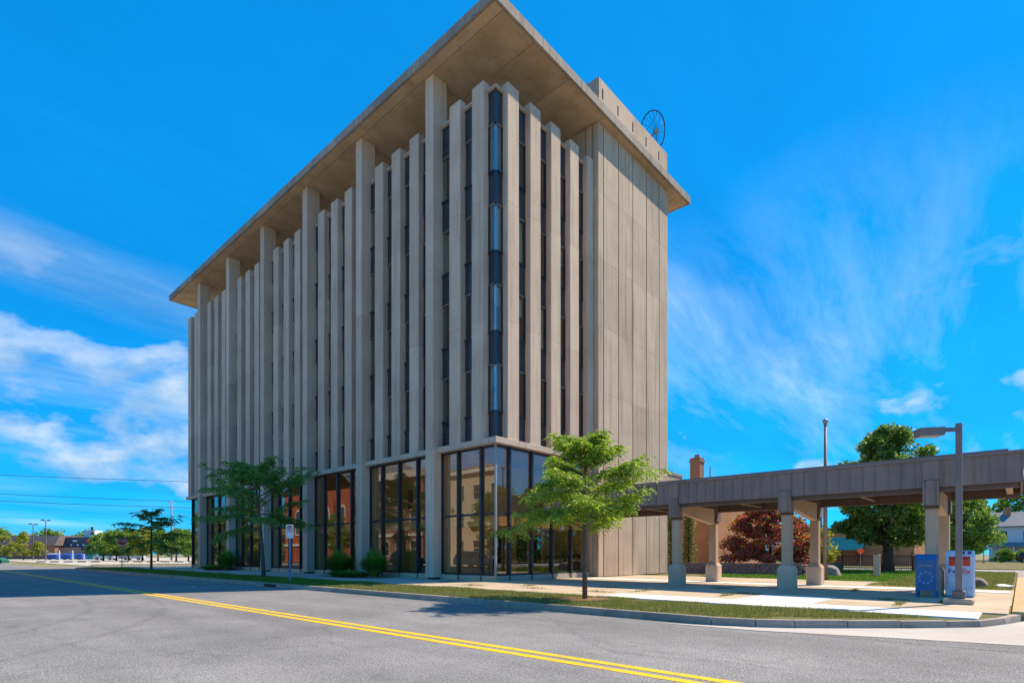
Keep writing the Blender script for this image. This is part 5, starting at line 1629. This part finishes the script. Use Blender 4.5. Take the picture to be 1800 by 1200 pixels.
# ================================================================== ACROSS THE STREET (seen mirrored in the shopfront glass)
cr_ = thing('cream_house', 'cream clapboard three-storey house mirrored in the corner glazing', 'house', (0, 0, 0))
MB().box(-38, -26, 23.5, 36.5, -0.05, 10.6).build('wall', M['siding_cream'], cr_)
MB().box(-38.4, -25.6, 23.1, 36.9, 10.6, 11.0).build('cornice', M['white'], cr_)
gable_roof(-38, -26, 23.5, 36.5, 11.0, 12.6, 'y', 0.4).build('roof', M['shingle'], cr_)
for zz in (2.0, 5.2, 8.4):
    for yy in (25.8, 28.6, 31.4, 34.2):
        window_part(cr_, (-26, yy, zz), (1, 0), 1.1, 1.7)
bb = thing('brown_brick_block', 'brown brick block with pale cornice mirrored in the shopfront', 'building', (0, 0, 0))
MB().box(-40, -26, 38.5, 51.0, -0.05, 11.2).build('wall', M['brick_brown'], bb)
MB().box(-40.4, -25.5, 38.1, 51.4, 11.2, 12.1).build('cornice', M['stone_white'], bb)
MB().box(-26.0, -25.85, 38.5, 51.0, 3.6, 4.0).build('string_course', M['stone_white'], bb)
for zz in (2.0, 6.0, 9.2):
    for yy in (40.4, 43.4, 46.4, 49.4):
        window_part(bb, (-26, yy, zz), (1, 0), 1.2, 1.9, M['stone_white'])
chh = thing('red_brick_church', 'red brick church with arched windows mirrored in the shopfront', 'church', (0, 0, 0))
MB().box(-42, -26, 54.0, 76.0, -0.05, 11.0).build('wall', M['brick_red'], chh)
gable_roof(-42, -26, 54.0, 76.0, 11.0, 18.0, 'x', 0.5).build('roof', M['shingle'], chh)
MB().box(-26, -25.8, 54, 76, 2.6, 3.0).build('string_course', M['stone_white'], chh)
for yy in (57.5, 62.0, 66.5, 71.0):
    out_, inn = [], []
    for sc, arr in ((1.0, out_), (0.74, inn)):
        w_ = 0.95 * sc
        arr += [(yy - w_, 4.3 + (1 - sc)), (yy + w_, 4.3 + (1 - sc)), (yy + w_, 7.4)]
        arr += [(yy + w_ * math.cos(a), 7.4 + 1.35 * w_ * math.sin(a)) for a in np.linspace(0.25, math.pi - 0.25, 9)]
        arr += [(yy - w_, 7.4)]
    wn_ = MB().extr(out_, 'x', -26.05, -25.86).build('arched_window', M['stone_white'], chh)
    MB().extr(inn, 'x', -25.87, -25.84).build('pane', M['navy_wall'], wn_)
    MB().box(-26.0, -25.6, yy + 2.0, yy + 2.6, 0, 9.6).build('buttress', M['brick_red'], chh)
broad_tree('street tree across the road, mirrored in the corner glazing', (-23.5, 24.0, -0.05), 2.2, 7.5, 2.4, M['oak'], 210, n_clump=60, per=90, leaf=0.28, trunk_r=0.15, clump_r=0.7)
broad_tree('street tree across the road, mirrored in the far shop windows', (-22.0, 52.0, -0.05), 2.0, 6.5, 2.2, M['oak_light'], 211, n_clump=50, per=90, leaf=0.28, trunk_r=0.15, clump_r=0.7)
for i, (tx, ty, zz, rr_, lab) in enumerate(((44, -41, 11, 5, 'tall tree beyond the driveway, first in the row mirrored in the entrance glazing'), (55, -43, 12.5, 5.5, 'tall tree beyond the driveway, second in the row mirrored in the entrance glazing'),
                                            (66, -45, 11.5, 5.5, 'tall tree beyond the driveway, third in the row mirrored in the entrance glazing'), (79, -47, 12, 6, 'tall tree beyond the driveway, last in the row mirrored in the entrance glazing'))):
    broad_tree(lab, (tx, ty, -0.1), 0.8, zz, rr_, M['oak'], 212 + i, n_clump=90, per=90, leaf=0.5, trunk_r=0.3, clump_r=1.4, group='trees mirrored in the entrance glazing')
for i, (tx, ty, zz, rr_, lab) in enumerate(((-27, 82, 9, 4.2, 'tree next to the church, first in the row mirrored in the far shop windows'), (-28, 93, 10, 4.8, 'second tree past the church mirrored in the far shop windows'), (-27, 106, 9, 5.0, 'third tree past the church mirrored in the far shop windows'),
                                            (-29, 121, 11, 6, 'fourth tree past the church mirrored in the far shop windows'), (-30, 140, 12, 7, 'fifth tree past the church mirrored in the far shop windows'), (-32, 165, 13, 8, 'last tree past the church mirrored in the far shop windows'))):
    broad_tree(lab, (tx, ty, -0.1), 0.6, zz, rr_, M['oak_light'] if i % 2 else M['yellow_leaf'], 220 + i, n_clump=70, per=80, leaf=0.5, trunk_r=0.25, clump_r=1.4, group='trees mirrored in the far shop windows')
